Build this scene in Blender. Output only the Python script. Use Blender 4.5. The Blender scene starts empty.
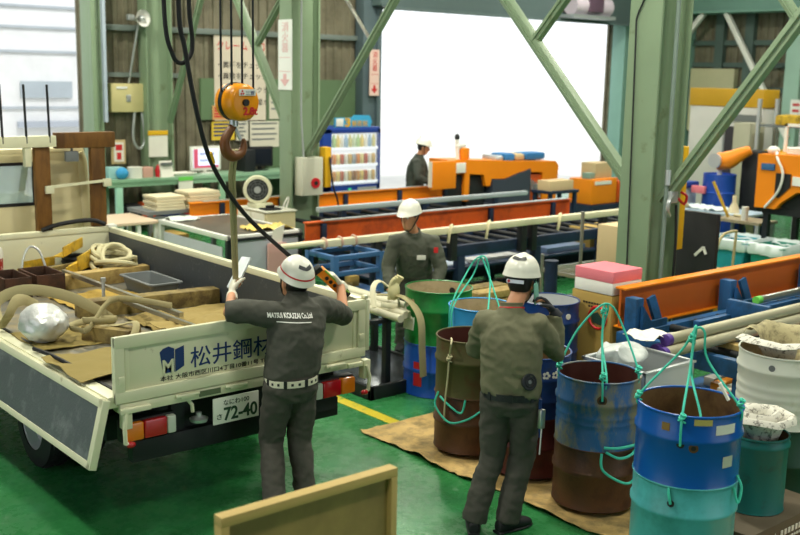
import bpy, bmesh, math, random
from mathutils import Vector as V, Matrix, noise
from mathutils.bvhtree import BVHTree
random.seed(7)
PI = math.pi
SC = bpy.context.scene
COL = SC.collection

# ---------------------------------------------------------------- camera, sky, exposure
# world axes: X runs along the conveyors, Y along the truck, Z up; metres
cd = bpy.data.cameras.new('camera'); cam = bpy.data.objects.new('camera', cd); COL.objects.link(cam)
PITCH, ROLL, YAW, CAMZ = 0.184396, 0.0210658, 0.70093, 2.84
_F = V((math.sin(YAW)*math.cos(PITCH), math.cos(YAW)*math.cos(PITCH), -math.sin(PITCH)))
_R = V((math.cos(YAW), -math.sin(YAW), 0)); _U = _R.cross(_F)
_r = _R*math.cos(ROLL) + _U*math.sin(ROLL); _u = -_R*math.sin(ROLL) + _U*math.cos(ROLL)
cam.matrix_world = Matrix(((_r.x, _u.x, -_F.x, 0), (_r.y, _u.y, -_F.y, 0), (_r.z, _u.z, -_F.z, CAMZ), (0, 0, 0, 1)))
cd.sensor_width = 36; cd.lens = 36*1046.24/800; cd.clip_start = .05; cd.clip_end = 300
cd.dof.use_dof = True; cd.dof.focus_distance = 6.9; cd.dof.aperture_fstop = 2.2
SC.camera = cam
SC.view_settings.view_transform = 'Standard'; SC.view_settings.look = 'None'
SC.view_settings.gamma = 1; SC.view_settings.use_curve_mapping = False
SC.view_settings.exposure = 0.0
w = bpy.data.worlds.new('sky'); SC.world = w; w.use_nodes = True
bg = w.node_tree.nodes['Background']; bg.inputs[0].default_value = (.93, .97, 1, 1); bg.inputs[1].default_value = 1.7
sl = bpy.data.lights.new('sun', 'SUN'); sl.energy = 1.8; sl.angle = .02; sl.color = (1, .96, .9)
so = bpy.data.objects.new('sun', sl); COL.objects.link(so); so.rotation_euler = (math.radians(32), math.radians(8), 0)
LAMP_W = 215          # each high-bay lamp under the roof (watts of its area light)
LAMP_C = (1, .97, .82)
LAMP_XY = [(1, 1.2), (6, 1.0), (11, 1.2), (1, 6.5), (6.2, 5.2), (11.5, 5.5), (3.2, 11), (9, 10.5), (14.5, 9), (19.5, 8), (6, 15), (12, 14.5), (18, 14)]

# ---------------------------------------------------------------- helpers
def srgb(h):
    h = h.lstrip('#'); o = []
    for i in (0, 2, 4):
        c = int(h[i:i+2], 16)/255
        o.append(c/12.92 if c <= .04045 else ((c+.055)/1.055)**2.4)
    return (*o, 1)

MATS = {}
def mat(name, col, rough=.5, metal=0., col2=None, scale=4., lo=.45, hi=.62, bump=0., bscale=60., stretch=None, emit=0., trans=0., alpha=1., coat=0., var=.06, ior=1.45):
    if name in MATS: return MATS[name]
    m = bpy.data.materials.new(name); m.use_nodes = True; MATS[name] = m
    nt = m.node_tree; b = nt.nodes['Principled BSDF']; L = nt.links.new
    c = srgb(col) if isinstance(col, str) else (*col, 1)
    b.inputs['Roughness'].default_value = rough; b.inputs['Metallic'].default_value = metal
    b.inputs['Base Color'].default_value = c; b.inputs['IOR'].default_value = ior
    if trans: b.inputs['Transmission Weight'].default_value = trans
    if alpha < 1: b.inputs['Alpha'].default_value = alpha
    if coat: b.inputs['Coat Weight'].default_value = coat; b.inputs['Coat Roughness'].default_value = .12
    if emit: b.inputs['Emission Color'].default_value = c; b.inputs['Emission Strength'].default_value = emit
    if col2 or bump or var:
        tc = nt.nodes.new('ShaderNodeTexCoord'); src = tc.outputs['Object']
        if stretch:
            mp = nt.nodes.new('ShaderNodeMapping'); mp.inputs['Scale'].default_value = stretch; L(src, mp.inputs['Vector']); src = mp.outputs['Vector']
    if var:
        n = nt.nodes.new('ShaderNodeTexNoise'); n.inputs['Scale'].default_value = 2.3; n.inputs['Detail'].default_value = 6; L(src, n.inputs['Vector'])
        mx = nt.nodes.new('ShaderNodeMix'); mx.data_type = 'RGBA'
        mx.inputs['A'].default_value = tuple(x*(1-var*2.2) for x in c[:3])+(1,); mx.inputs['B'].default_value = tuple(min(1, x*(1+var*2.2)) for x in c[:3])+(1,)
        L(n.outputs['Fac'], mx.inputs['Factor']); out = mx.outputs['Result']
    else: out = None
    if col2:
        n = nt.nodes.new('ShaderNodeTexNoise'); n.inputs['Scale'].default_value = scale; n.inputs['Detail'].default_value = 9; n.inputs['Roughness'].default_value = .68; L(src, n.inputs['Vector'])
        r = nt.nodes.new('ShaderNodeMapRange'); r.inputs['From Min'].default_value = lo; r.inputs['From Max'].default_value = hi; L(n.outputs['Fac'], r.inputs['Value'])
        mx = nt.nodes.new('ShaderNodeMix'); mx.data_type = 'RGBA'; L(r.outputs['Result'], mx.inputs['Factor'])
        if out: L(out, mx.inputs['A'])
        else: mx.inputs['A'].default_value = c
        mx.inputs['B'].default_value = srgb(col2); out = mx.outputs['Result']
    if out: L(out, b.inputs['Base Color'])
    if bump:
        n = nt.nodes.new('ShaderNodeTexNoise'); n.inputs['Scale'].default_value = bscale; n.inputs['Detail'].default_value = 5; L(src, n.inputs['Vector'])
        bp = nt.nodes.new('ShaderNodeBump'); bp.inputs['Strength'].default_value = min(1, bump); bp.inputs['Distance'].default_value = .02; L(n.outputs['Fac'], bp.inputs['Height']); L(bp.outputs['Normal'], b.inputs['Normal'])
    return m

def wloc(o):
    p = V((0, 0, 0))
    while o: p = p + o.location; o = o.parent
    return p

class G:
    """collects shapes in world metres and links them as one mesh object"""
    def __init__(s): s.b = bmesh.new(); s.slot = 0
    def _mark(s, fs, sm=True):
        for f in fs: f.material_index = s.slot; f.smooth = sm
    def box(s, a, b, bev=0, rot=None, about=None):
        a, b = V(a), V(b); lo = V((min(a[i], b[i]) for i in range(3))); hi = V((max(a[i], b[i]) for i in range(3)))
        r = bmesh.ops.create_cube(s.b, size=1); vs = r['verts']
        c = (lo+hi)/2; d = hi-lo
        for v in vs: v.co = V((v.co.x*d.x, v.co.y*d.y, v.co.z*d.z)) + c
        fs = list({f for v in vs for f in v.link_faces})
        if bev:
            es = list({e for v in vs for e in v.link_edges})
            r = bmesh.ops.bevel(s.b, geom=es, offset=min(bev, min(d)*.45), segments=2, affect='EDGES', profile=.6)
            fs = r['faces'] + [f for f in fs if f.is_valid]; vs = list({v for f in fs for v in f.verts})
        s._mark(fs)
        if rot is not None:
            p = V(about) if about is not None else c
            for v in vs: v.co = rot @ (v.co-p) + p
        return s
    def bar(s, p, q, w, h, up=(0, 0, 1), bev=0):
        p, q = V(p), V(q); d = (q-p); L = d.length; d.normalize(); up = V(up)
        if abs(d.dot(up)) > .98: up = V((1, 0, 0))
        x = d.cross(up).normalized(); z = x.cross(d)
        R = Matrix((x, d, z)).transposed(); m = (p+q)/2
        return s.box(m-V((w/2, L/2, h/2)), m+V((w/2, L/2, h/2)), bev, R)
    def tube(s, pts, r, n=8, caps=True, sx=1., sy=1., up=(0, 0, 1), sub=0):
        P = [V(p) for p in pts]; R = list(r) if isinstance(r, (list, tuple)) else [r]*len(P)
        if sub:
            Q, RR = [], []
            for i in range(len(P)-1):
                a, b, c, d = P[max(i-1, 0)], P[i], P[i+1], P[min(i+2, len(P)-1)]
                for k in range(sub):
                    t = k/sub
                    Q.append(.5*((2*b)+(c-a)*t+(2*a-5*b+4*c-d)*t*t+(3*b-a-3*c+d)*t**3)); RR.append(R[i]*(1-t)+R[i+1]*t)
            Q.append(P[-1]); RR.append(R[-1]); P, R = Q, RR
        rings = []; x = None
        for i, p in enumerate(P):
            t = (P[min(i+1, len(P)-1)]-P[max(i-1, 0)])
            if t.length < 1e-9: t = V((0, 0, 1))
            t.normalize()
            if x is None:
                u = V(up)
                if abs(u.dot(t)) > .95: u = V((1, 0, 0))
                x = u.cross(t).normalized()
            else:
                x = (x - t*x.dot(t)); x = x.normalized() if x.length > 1e-6 else V((1, 0, 0))
            y = t.cross(x)
            rings.append([s.b.verts.new(p + x*(math.cos(2*PI*k/n)*R[i]*sx) + y*(math.sin(2*PI*k/n)*R[i]*sy)) for k in range(n)])
        fs = []
        for a, b in zip(rings, rings[1:]):
            for k in range(n): fs.append(s.b.faces.new((a[k], a[(k+1) % n], b[(k+1) % n], b[k])))
        s._mark(fs)
        if caps: s._mark([s.b.faces.new(rings[0][::-1]), s.b.faces.new(rings[-1])], False)
        return s
    def cyl(s, p, q, r, n=16, r2=None): return s.tube([p, q], [r, r if r2 is None else r2], n)
    def ring(s, c, R, r, n=32, m=8, axis=(0, 0, 1), sx=1, sy=1):
        ax = V(axis).normalized(); u = V((1, 0, 0)) if abs(ax.x) < .9 else V((0, 1, 0)); x = ax.cross(u).normalized(); y = ax.cross(x)
        rs = []
        for i in range(n):
            a = 2*PI*i/n; d = x*math.cos(a)*sx+y*math.sin(a)*sy
            rs.append([s.b.verts.new(V(c)+d*R + d*(r*math.cos(2*PI*k/m)) + ax*(r*math.sin(2*PI*k/m))) for k in range(m)])
        s._mark([s.b.faces.new((rs[i][k], rs[(i+1) % n][k], rs[(i+1) % n][(k+1) % m], rs[i][(k+1) % m])) for i in range(n) for k in range(m)])
        return s
    def lathe(s, prof, c, n=40, axis=(0, 0, 1), close=False):
        """prof: (radius, height) or (radius, height, slot of the band above)"""
        ax = V(axis).normalized(); u = V((1, 0, 0)) if abs(ax.x) < .9 else V((0, 1, 0)); x = u - ax*u.dot(ax); x.normalize(); y = ax.cross(x); c = V(c)
        rs = []
        for p in prof:
            rs.append([s.b.verts.new(c + (x*math.cos(2*PI*k/n)+y*math.sin(2*PI*k/n))*max(p[0], 1e-4) + ax*p[1]) for k in range(n)])
        for i in range(len(rs)-1):
            fs = [s.b.faces.new((rs[i][k], rs[i][(k+1) % n], rs[i+1][(k+1) % n], rs[i+1][k])) for k in range(n)]
            s._mark(fs)
            if len(prof[i]) > 2:
                for f in fs: f.material_index = prof[i][2]
        if close: s._mark([s.b.faces.new(rs[0][::-1]), s.b.faces.new(rs[-1])], False)
        return s
    def prism(s, poly, o, x, y, d):
        """poly in the plane (x, y) at o, pushed through by the vector d"""
        o, x, y, d = V(o), V(x), V(y), V(d)
        A = [s.b.verts.new(o+x*p[0]+y*p[1]) for p in poly]; B = [s.b.verts.new(v.co+d) for v in A]; n = len(A)
        fs = [s.b.faces.new(A[::-1]), s.b.faces.new(B)] + [s.b.faces.new((A[i], A[(i+1) % n], B[(i+1) % n], B[i])) for i in range(n)]
        s._mark(fs, False); return s
    def sheet(s, f, nu, nv, th=0.):
        vs = [[s.b.verts.new(V(f(i/nu, j/nv))) for j in range(nv+1)] for i in range(nu+1)]
        fs = [s.b.faces.new((vs[i][j], vs[i+1][j], vs[i+1][j+1], vs[i][j+1])) for i in range(nu) for j in range(nv)]
        s._mark(fs)
        if th:
            s.b.normal_update(); bmesh.ops.solidify(s.b, geom=fs, thickness=th)
        return s
    def ell(s, c, r, n=16, m=10, rot=None):
        c = V(c); r = V(r) if not isinstance(r, (int, float)) else V((r, r, r)); rot = rot or Matrix.Identity(3)
        res = bmesh.ops.create_uvsphere(s.b, u_segments=n, v_segments=m, radius=1)
        for v in res['verts']: v.co = rot @ V((v.co.x*r.x, v.co.y*r.y, v.co.z*r.z)) + c
        s._mark(list({f for v in res['verts'] for f in v.link_faces})); return s
    def jitter(s, a, f=8.):
        for v in s.b.verts: v.co += noise.noise_vector(v.co*f)*a
        return s
    def mesh(s, name):
        bmesh.ops.recalc_face_normals(s.b, faces=s.b.faces[:]) if len(s.b.faces) else None
        me = bpy.data.meshes.new(name); s.b.to_mesh(me); s.b.free()
        try: me.set_sharp_from_angle(angle=math.radians(40))
        except Exception: pass
        return me
    def build(s, name, m, parent=None, label=None, cat=None, group=None, kind=None):
        me = s.mesh(name)
        return link_mesh(me, name, m, parent, label, cat, group, kind)

def link_mesh(me, name, m, parent=None, label=None, cat=None, group=None, kind=None):
    o = bpy.data.objects.new(name, me); COL.objects.link(o)
    for k in (m if isinstance(m, (list, tuple)) else [m]): me.materials.append(k)
    if parent:
        me.transform(Matrix.Translation(-wloc(parent))); o.parent = parent
    else:
        if len(me.vertices):
            xs = [v.co for v in me.vertices]
            c = V(((min(v.x for v in xs)+max(v.x for v in xs))/2, (min(v.y for v in xs)+max(v.y for v in xs))/2, min(v.z for v in xs)))
            me.transform(Matrix.Translation(-c)); o.location = c
    tag(o, label, cat, group, kind); return o

def tag(o, label=None, cat=None, group=None, kind=None):
    if label: o['label'] = label
    if cat: o['category'] = cat
    if group: o['group'] = group
    if kind: o['kind'] = kind
    return o

def thing(name, loc, label, cat, group=None, kind=None):
    o = bpy.data.objects.new(name, None); COL.objects.link(o); o.location = loc; o.empty_display_size = .1
    return tag(o, label, cat, group, kind)

def struct(name, g, m, label=None): return g.build(name, m, None, label, None, None, 'structure')

def dup(o, loc, label=None, parent=None, rotz=0):
    c = o.copy(); COL.objects.link(c)
    if parent is None:
        c.location = loc; c.rotation_euler.z += rotz
        if label: c['label'] = label
    else: c.parent = parent
    for ch in list(o.children): dup(ch, None, None, c)
    return c

def text_mesh(s, size, depth=.001, align='LEFT', bold=0.):
    c = bpy.data.curves.new('lettering', 'FONT'); c.body = s; c.size = size; c.extrude = depth; c.align_x = align; c.offset = bold
    o = bpy.data.objects.new('lettering', c); COL.objects.link(o); bpy.context.view_layer.update()
    me = bpy.data.meshes.new_from_object(o.evaluated_get(bpy.context.evaluated_depsgraph_get()))
    bpy.data.objects.remove(o); me.materials.clear(); return me

def text(s, o, x, y, size, m, parent, name='lettering', width=None, bold=0., align='LEFT', label=None, depth=.001):
    """lettering lying in the plane (x, y) from its lower left corner o"""
    me = text_mesh(s, size, depth, align, bold); x = V(x).normalized(); y = V(y).normalized(); n = x.cross(y)
    if width and len(me.vertices):
        wd = max(v.co.x for v in me.vertices)-min(v.co.x for v in me.vertices); me.transform(Matrix.Diagonal((width/wd, 1, 1, 1)))
    M = Matrix.Identity(4)
    for i, a in enumerate((x, y, n)):
        for k in range(3): M[k][i] = a[k]
    M.translation = V(o); me.transform(M)
    return link_mesh(me, name, m, parent, label)

def remesh(g, vox, smooth=6, name='m', wrinkle=0., wf=9., fac=.5):
    me = g.mesh(name); o = bpy.data.objects.new(name, me); COL.objects.link(o)
    md = o.modifiers.new('r', 'REMESH'); md.mode = 'VOXEL'; md.voxel_size = vox; md.use_smooth_shade = True
    if smooth:
        md = o.modifiers.new('s', 'SMOOTH'); md.factor = fac; md.iterations = smooth
    bpy.context.view_layer.update()
    r = bpy.data.meshes.new_from_object(o.evaluated_get(bpy.context.evaluated_depsgraph_get()))
    bpy.data.objects.remove(o); bpy.data.meshes.remove(me)
    if wrinkle:
        ns = [v.normal.copy() for v in r.vertices]
        for v, n in zip(r.vertices, ns):
            p = v.co; q = V((p.x*wf, p.y*wf, p.z*wf*1.7))
            q += noise.noise_vector(p*3.1)*1.6
            k = 1-abs(noise.noise(q))*2.2
            v.co = p + n*(wrinkle*k + wrinkle*.6*noise.noise(p*31))
    for p in r.polygons: p.use_smooth = True
    r.materials.clear(); return r
# ---------------------------------------------------------------- materials
m_floor = mat('green_floor_paint', '#2d7640', .25, col2='#3a8452', scale=1.6, lo=.48, hi=.72, bump=.12, bscale=22, var=.10)
# worn paint: pale scuffs on the floor
nt = m_floor.node_tree; bs = nt.nodes['Principled BSDF']; old = bs.inputs['Base Color'].links[0].from_socket
tc = nt.nodes.new('ShaderNodeTexCoord')
n1 = nt.nodes.new('ShaderNodeTexNoise'); n1.inputs['Scale'].default_value = 9; n1.inputs['Detail'].default_value = 10; n1.inputs['Roughness'].default_value = .75; nt.links.new(tc.outputs['Object'], n1.inputs['Vector'])
r1 = nt.nodes.new('ShaderNodeMapRange'); r1.inputs['From Min'].default_value = .60; r1.inputs['From Max'].default_value = .72; nt.links.new(n1.outputs['Fac'], r1.inputs['Value'])
mx = nt.nodes.new('ShaderNodeMix'); mx.data_type = 'RGBA'; nt.links.new(r1.outputs['Result'], mx.inputs['Factor']); nt.links.new(old, mx.inputs['A']); mx.inputs['B'].default_value = srgb('#6f9a78'); nt.links.new(mx.outputs['Result'], bs.inputs['Base Color'])
r2 = nt.nodes.new('ShaderNodeMapRange'); r2.inputs['From Min'].default_value = .3; r2.inputs['From Max'].default_value = .75; r2.inputs['To Min'].default_value = .16; r2.inputs['To Max'].default_value = .42; nt.links.new(n1.outputs['Fac'], r2.inputs['Value']); nt.links.new(r2.outputs['Result'], bs.inputs['Roughness'])
m_conc = mat('concrete_yard', '#cfcfca', .9)
m_clad = mat('beige_cladding', '#77725f', .55, col2='#635e4d', scale=2, var=.05)
m_clad2 = mat('green_wall_lining', '#5d7656', .6)
m_roof = mat('roof_sheet', '#b9b9ae', .8)
m_green = mat('pale_green_steel', '#869b7f', .45, col2='#6b7654', scale=3.5, lo=.60, hi=.72, bump=.05, bscale=30, var=.05)
m_green2 = mat('blue_green_steel', '#7fa89c', .45, var=.05)
m_white = mat('white_paint', '#e9e9e4', .5)
m_cream = mat('cream_truck_paint', '#dcdbbd', .38, col2='#a79f7c', scale=7, lo=.64, hi=.74, var=.03)
m_liner = mat('dark_bed_liner', '#3f454b', .5, col2='#6d6f70', scale=14, lo=.58, hi=.70, bump=.1, bscale=30)
m_bedfloor = mat('worn_bed_steel', '#6b6a62', .45, .3, col2='#8d7f5c', scale=4, bump=.1)
m_black = mat('black_rubber', '#15161a', .65)
m_chassis = mat('chassis_black', '#1b1f22', .55)
m_steel = mat('bare_steel', '#b6b4ab', .3, .85)
m_galv = mat('galvanised_steel', '#c3c8cb', .35, .6)
m_grey = mat('grey_plastic', '#6d7274', .5)
m_wood = mat('brown_timber', '#76501f', .6, col2='#553610', scale=5, stretch=(1, 1, .25), bump=.08)
m_wood2 = mat('pale_timber', '#b39a5e', .7, col2='#8a7040', scale=6, bump=.08)
m_wood3 = mat('old_timber', '#8d7b48', .75, col2='#5c4c2c', scale=6, bump=.1)
m_orange = mat('orange_paint', '#f08a12', .45, var=.04)
m_rust = mat('red_orange_beam', '#d2581a', .5, col2='#a8461c', scale=3, var=.05)
m_rust2 = mat('orange_beam_web', '#c8641e', .5, var=.06)
m_bluef = mat('dark_blue_steel', '#1c2d48', .5, col2='#162236', scale=4)
m_bluec = mat('teal_blue_steel', '#22598e', .5, col2='#1b4468', scale=4)
m_bluer = mat('mid_blue_steel', '#3a6496', .5)
m_navy = mat('navy_drum', '#16356f', .35, col2='#222a3a', scale=5, lo=.6, hi=.7)
m_blue = mat('bright_blue_drum', '#0d55a8', .28, col2='#6b5a3a', scale=9, lo=.70, hi=.74)
m_ltblue = mat('light_blue_drum', '#2f8ed0', .35)
m_turq = mat('turquoise_drum', '#55b5bb', .35, col2='#439a9c', scale=3)
m_gdrum = mat('green_drum', '#1c7f3a', .32, col2='#145c2b', scale=3)
m_rdrum = mat('rusty_drum', '#4d4a26', .6, col2='#552c18', scale=2.6, lo=.46, hi=.62, bump=.1, bscale=40)
m_rdrum2 = mat('rusty_brown_drum', '#57361f', .5, col2='#3a1d12', scale=3, bump=.08)
m_rdrum3 = mat('dark_red_drum', '#4e1c18', .5, col2='#34120f', scale=3)
m_wornblue = mat('worn_blue_drum', '#27598c', .45, col2='#7b7860', scale=4.6, lo=.46, hi=.58, stretch=(1, 1, .5), bump=.1)
m_wdrum = mat('white_drum', '#d9ddd2', .4, col2='#b9b9a2', scale=4, lo=.55, hi=.75)
m_teal = mat('teal_bucket', '#1b6a68', .45, col2='#2c4f4a', scale=6, lo=.56, hi=.7)
m_dkgreen = mat('dark_green_drum', '#16412f', .5)
m_inrust = mat('rusty_inside', '#6e5533', .75, col2='#4a3320', scale=3)
m_inred = mat('red_brown_inside', '#4a2018', .75)
m_inbeige = mat('beige_inside', '#b8a887', .7, col2='#8f7d5c', scale=3)
m_rope = mat('green_rope', '#45cbb2', .6)
m_sling = mat('webbing_sling', '#a49a72', .8, bump=.1, bscale=200)
m_hemp = mat('pale_rope', '#c4bd98', .8)
m_kraft = mat('kraft_paper', '#c4a468', .8, col2='#8f7a50', scale=5, bump=.3, bscale=12)
m_card = mat('cardboard', '#b0934f', .75, var=.04)
m_card2 = mat('pale_cardboard', '#cbb48c', .75)
m_paper = mat('paper', '#e6e4da', .8)
m_news = mat('newsprint', '#d6d3c8', .8, col2='#77746c', scale=26, lo=.52, hi=.60)
m_print = mat('black_ink', '#20201f', .6, var=0)
m_pblue = mat('blue_ink', '#12326e', .5, var=0)
m_pred = mat('red_ink', '#c8262a', .5, var=0)
m_pwhite = mat('white_ink', '#f2f2ee', .6, var=0)
m_skin = mat('skin', '#c98f6c', .5)
m_hair = mat('black_hair', '#16130f', .6)
m_jac1 = mat('charcoal_workwear', '#45463f', .8, bump=.1, bscale=130)
m_jac2 = mat('olive_workwear', '#67674f', .8, bump=.1, bscale=130)
m_jac3 = mat('grey_workwear', '#55584d', .8, bump=.1, bscale=130)
m_trou = mat('dark_grey_trousers', '#47453f', .8, bump=.1, bscale=130)
m_helm = mat('white_helmet', '#ecebe0', .3, coat=.3, var=.01)
m_glass = mat('clear_glass', '#dfe9ea', .05, trans=1., var=0)
m_film = mat('clear_film', '#eef2f2', .12, alpha=.45, var=0)
m_foil = mat('silver_wrap', '#d0d2d2', .38, .35, bump=1., bscale=9)
m_yellow = mat('yellow_paint', '#e3b01c', .5)
m_ylw2 = mat('worn_yellow_steel', '#d0a82c', .55, col2='#8d7326', scale=6)
m_red = mat('red_plastic', '#c3212b', .4)
m_amber = mat('amber_lens', '#e07a12', .2, coat=.5)
m_rlens = mat('red_lens', '#b0121c', .2, coat=.5)
m_pink = mat('pink_box', '#e87f8c', .6)
m_beige = mat('beige_cabinet', '#d3c79c', .5)
m_navyv = mat('vending_blue', '#1d3f92', .35)
m_screen = mat('lit_screen', '#cfd6f2', .3, emit=.7, var=0)
m_lamp = mat('lamp_face', '#fff6dc', .4, emit=6, var=0)

# ---------------------------------------------------------------- the place: floor, yard, walls, roof
X0, X1, Y0, Y1, ZR = -4, 24, -6, 17.4, 7.6
struct('floor', G().box((X0-.2, Y0-.2, -.15), (X1+.2, Y1+.2, 0)), m_floor, 'green painted factory floor with worn glossy patches')
struct('ground_outside', G().box((-60, Y1+.2, -.2), (90, 90, -.02)), m_conc)
struct('ceiling', G().box((X0-.3, Y0-.3, ZR), (X1+.3, Y1+.3, ZR+.15)), m_roof)
def corrugated(g, a, b, z0, z1, th=.03, pitch=.2):
    """trapezoid sheet from a to b (xy), standing between z0 and z1"""
    a, b = V((*a, 0)), V((*b, 0)); d = (b-a); L = d.length; d.normalize(); n = V((-d.y, d.x, 0)); k = max(1, round(L/pitch)); p = L/k
    poly = []
    for i in range(k):
        s = i*p
        for f, h in ((0, 0), (.42, 0), (.52, th), (.9, th)): poly.append((s+f*p, h))
    poly.append((L, 0))
    front = [g.b.verts.new(a+d*s+n*h+V((0, 0, z0))) for s, h in poly]; top = [g.b.verts.new(v.co+V((0, 0, z1-z0))) for v in front]
    g._mark([g.b.faces.new((front[i], front[i+1], top[i+1], top[i])) for i in range(len(poly)-1)], False)
    return g
g = G()
for xa, xb, za in ((7.46, 13.78, 0), (13.78, 21.5, 4.13), (21.5, X1, 0), (X0, 1.2, 0), (1.2, 7.46, 4.4)):
    corrugated(g, (xb, Y1), (xa, Y1), za, ZR); g.box((xa, Y1+.06, za), (xb, Y1+.12, ZR))
struct('wall_back', g, m_clad, 'beige corrugated back wall with two open doorways')
g = corrugated(G(), (X1, Y0), (X1, Y1), 0, ZR); g.box((X1+.06, Y0, 0), (X1+.12, Y1+.1, ZR)); struct('wall_right', g, m_clad)
g = G(); g.box((X0-.12, Y0, 0), (X0-.05, 2, ZR)); g.box((X0-.12, 2, 4.2), (X0-.05, 9, ZR)); g.box((X0-.12, 9, 0), (X0-.05, Y1+.1, ZR)); struct('wall_left', g, m_clad)
g = G(); g.box((X0-.1, Y0-.12, 0), (4, Y0-.05, ZR)); g.box((4, Y0-.12, 4.2), (12, Y0-.05, ZR)); g.box((12, Y0-.12, 0), (X1+.1, Y0-.05, ZR)); struct('wall_front', g, m_clad)
# green lining boards on the lower back wall, girts
g = G().box((11.15, 17.30, 0), (13.42, 17.365, 2.66)).box((9.72, 17.30, 1.9), (10.06, 17.365, 2.66)); struct('trim_1', g, m_clad2)
g = G()
for z in (3.5, 4.6, 5.7): g.box((7.6, 17.26, z-.05), (13.7, 17.36, z+.05), .01)
g.box((7.6, 17.26, 2.66), (9.3, 17.36, 2.74)); struct('trim_2', g, mat('girt_grey', '#6f7a76', .5))
# door surrounds and the rolled shutter over the main doorway
g = G().box((13.3, 17.05, 0), (13.78, 17.33, ZR), .01); g.box((13.62, 16.98, 0), (13.70, 17.05, 4.1)); struct('trim_3', g, mat('slate_door_post', '#5a6b72', .5))
g = G().box((21.5, 17.0, 0), (21.95, 17.33, ZR), .01); g.box((21.5, 16.93, 0), (21.6, 17.0, 4.1)); struct('trim_4', g, m_green2)
g = G().box((13.5, 16.75, 4.15), (21.9, 17.32, 5.6), .02); g.box((13.7, 16.7, 4.08), (21.6, 16.8, 4.15))
struct('trim_5', g, mat('shutter_housing_grey', '#5e7072', .5), 'slate grey shutter housing above the main doorway')
g = G().box((7.46, 17.0, 0), (7.62, 17.33, 5.5), .01); g.box((7.46, 16.9, 0), (7.54, 17.0, 5.5), .01); g.box((7.62, 17.1, 0), (7.74, 17.33, 5.5), .01); struct('trim_6', g, m_green)
g = G().box((7.70, 16.98, 1.9), (7.755, 17.06, 5.5)); struct('trim_7', g, mat('pale_conduit', '#b7c4d6', .4))
# H-section columns with knee braces
def column(yc, name='column', hw=.19, x0=8.5, x1=9.0, m=m_green, label=None):
    g = G(); t = .028
    g.box((x0, yc-hw, 0), (x0+t, yc+hw, ZR), .004); g.box((x1-t, yc-hw, 0), (x1, yc+hw, ZR), .004); g.box((x0+t, yc-.012, 0), (x1-t, yc+.012, ZR))
    g.box((x0-.1, yc-hw-.1, 0), (x1+.1, yc+hw+.1, .03), .005)
    for z in (4.9,): g.box((x0+t, yc-hw+.01, z), (x1-t, yc+hw-.01, z+.02))
    return struct(name, g, m, label)
column(6.46, label='large pale green H column beside the orange and blue conveyor'); column(12.70, hw=.15, label='pale green H column behind the beige cabinet with a fan'); column(17.16, hw=.15, label='pale green H column behind the workbench')
def brace(p, q, w=.11, name='beam', m=m_green, x=8.75):
    g = G().bar((x, *p), (x, *q), w, w, (1, 0, 0), .006); g.bar((x-w*.5-.008, *p), (x-w*.5-.008, *q), .012, w*.35, (1, 0, 0)); return struct(name, g, m)
brace((6.62, 1.66), (9.8, 4.9)); brace((8.14, 3.2), (6.7, 4.75), .09)
brace((6.30, 1.62), (3.9, 4.82)); brace((5.0, 3.36), (6.2, 4.85), .08)
brace((12.82, 1.76), (15.1, 4.85)); brace((13.86, 3.18), (12.9, 4.1), .08)
brace((12.58, 1.56), (9.6, 4.82), .09); brace((11.05, 3.23), (12.3, 4.5), .035, m=m_steel)
brace((16.66, 1.9), (15.0, 4.9), .08)
struct('beam', G().box((8.62, Y0, 4.85), (8.88, Y1-.1, 5.35), .01), m_green)
# end wall frame: posts, girts, white cross braces, girder
g = G()
for y in (13.45, 9.8, 6.0): g.box((23.45, y-.2, 0), (23.95, y+.2, ZR), .01)
struct('column', g, mat('pale_blue_green', '#9fc0b2', .45), 'pale blue-green posts of the end wall')
struct('column', G().box((23.5, 16.55, 0), (23.95, 17.0, ZR), .01), m_green2)
struct('beam', G().box((23.3, Y0, 4.5), (23.7, Y1-.5, 5.3), .01).box((23.2, Y0, 4.46), (23.8, Y1-.5, 4.52)), m_green2)
for p, q in (((15.95, 4.46), (17.3, 2.9)), ((15.3, 4.46), (13.4, 1.5)), ((13.5, 3.9), (14.5, 2.7))):
    brace(p, q, .12, m=m_white, x=23.35)
g = G()
for z in (3.75, 3.2, 2.6): g.box((23.86, Y0, z-.06), (23.96, Y1, z+.06))
for y in (15.75, 14.9): g.box((23.8, y-.12, 0), (23.96, y+.12, 4.5))
struct('trim_8', g, mat('girt_blue_grey', '#52645f', .5))
g = G().box((23.75, 15.2, 1.5), (23.93, 16.5, 3.1)); struct('window_1', g, mat('frosted_panel', '#c4bf9c', .4)); 
# floor line
struct('trim_9', G().box((5.25, 4.0, .0), (5.36, 14.5, .004)), mat('yellow_floor_line', '#c9b52c', .5, col2='#5f9a4a', scale=9, lo=.55, hi=.68), 'yellow line painted on the green floor')
# lamps under the roof
for i, (x, y) in enumerate(LAMP_XY):
    t = thing('ceiling_light', (x, y, 6.7), 'round high-bay lamp hanging under the roof', 'lamp', 'high-bay lamps under the roof')
    G().lathe([(.05, 7.02), (.12, 6.98), (.30, 6.76), (.30, 6.74)], (x, y, 0), 24).build('lamp_shade', m_galv, t)
    G().lathe([(.001, 6.75), (.28, 6.75)], (x, y, 0), 24).build('diffuser', m_lamp, t); G().cyl((x, y, 7.0), (x, y, 7.6), .015).build('pendant_rod', m_galv, t)
    l = bpy.data.lights.new('high_bay', 'AREA'); l.shape = 'DISK'; l.size = .6; l.energy = LAMP_W*(.5 if y < 3 else 1.35 if 10 < y < 12 else 1); l.color = LAMP_C
    lo = bpy.data.objects.new('high_bay', l); COL.objects.link(lo); lo.location = (0, 0, -.0); lo.parent = t; lo.location = (0, 0, -.03)
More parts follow.
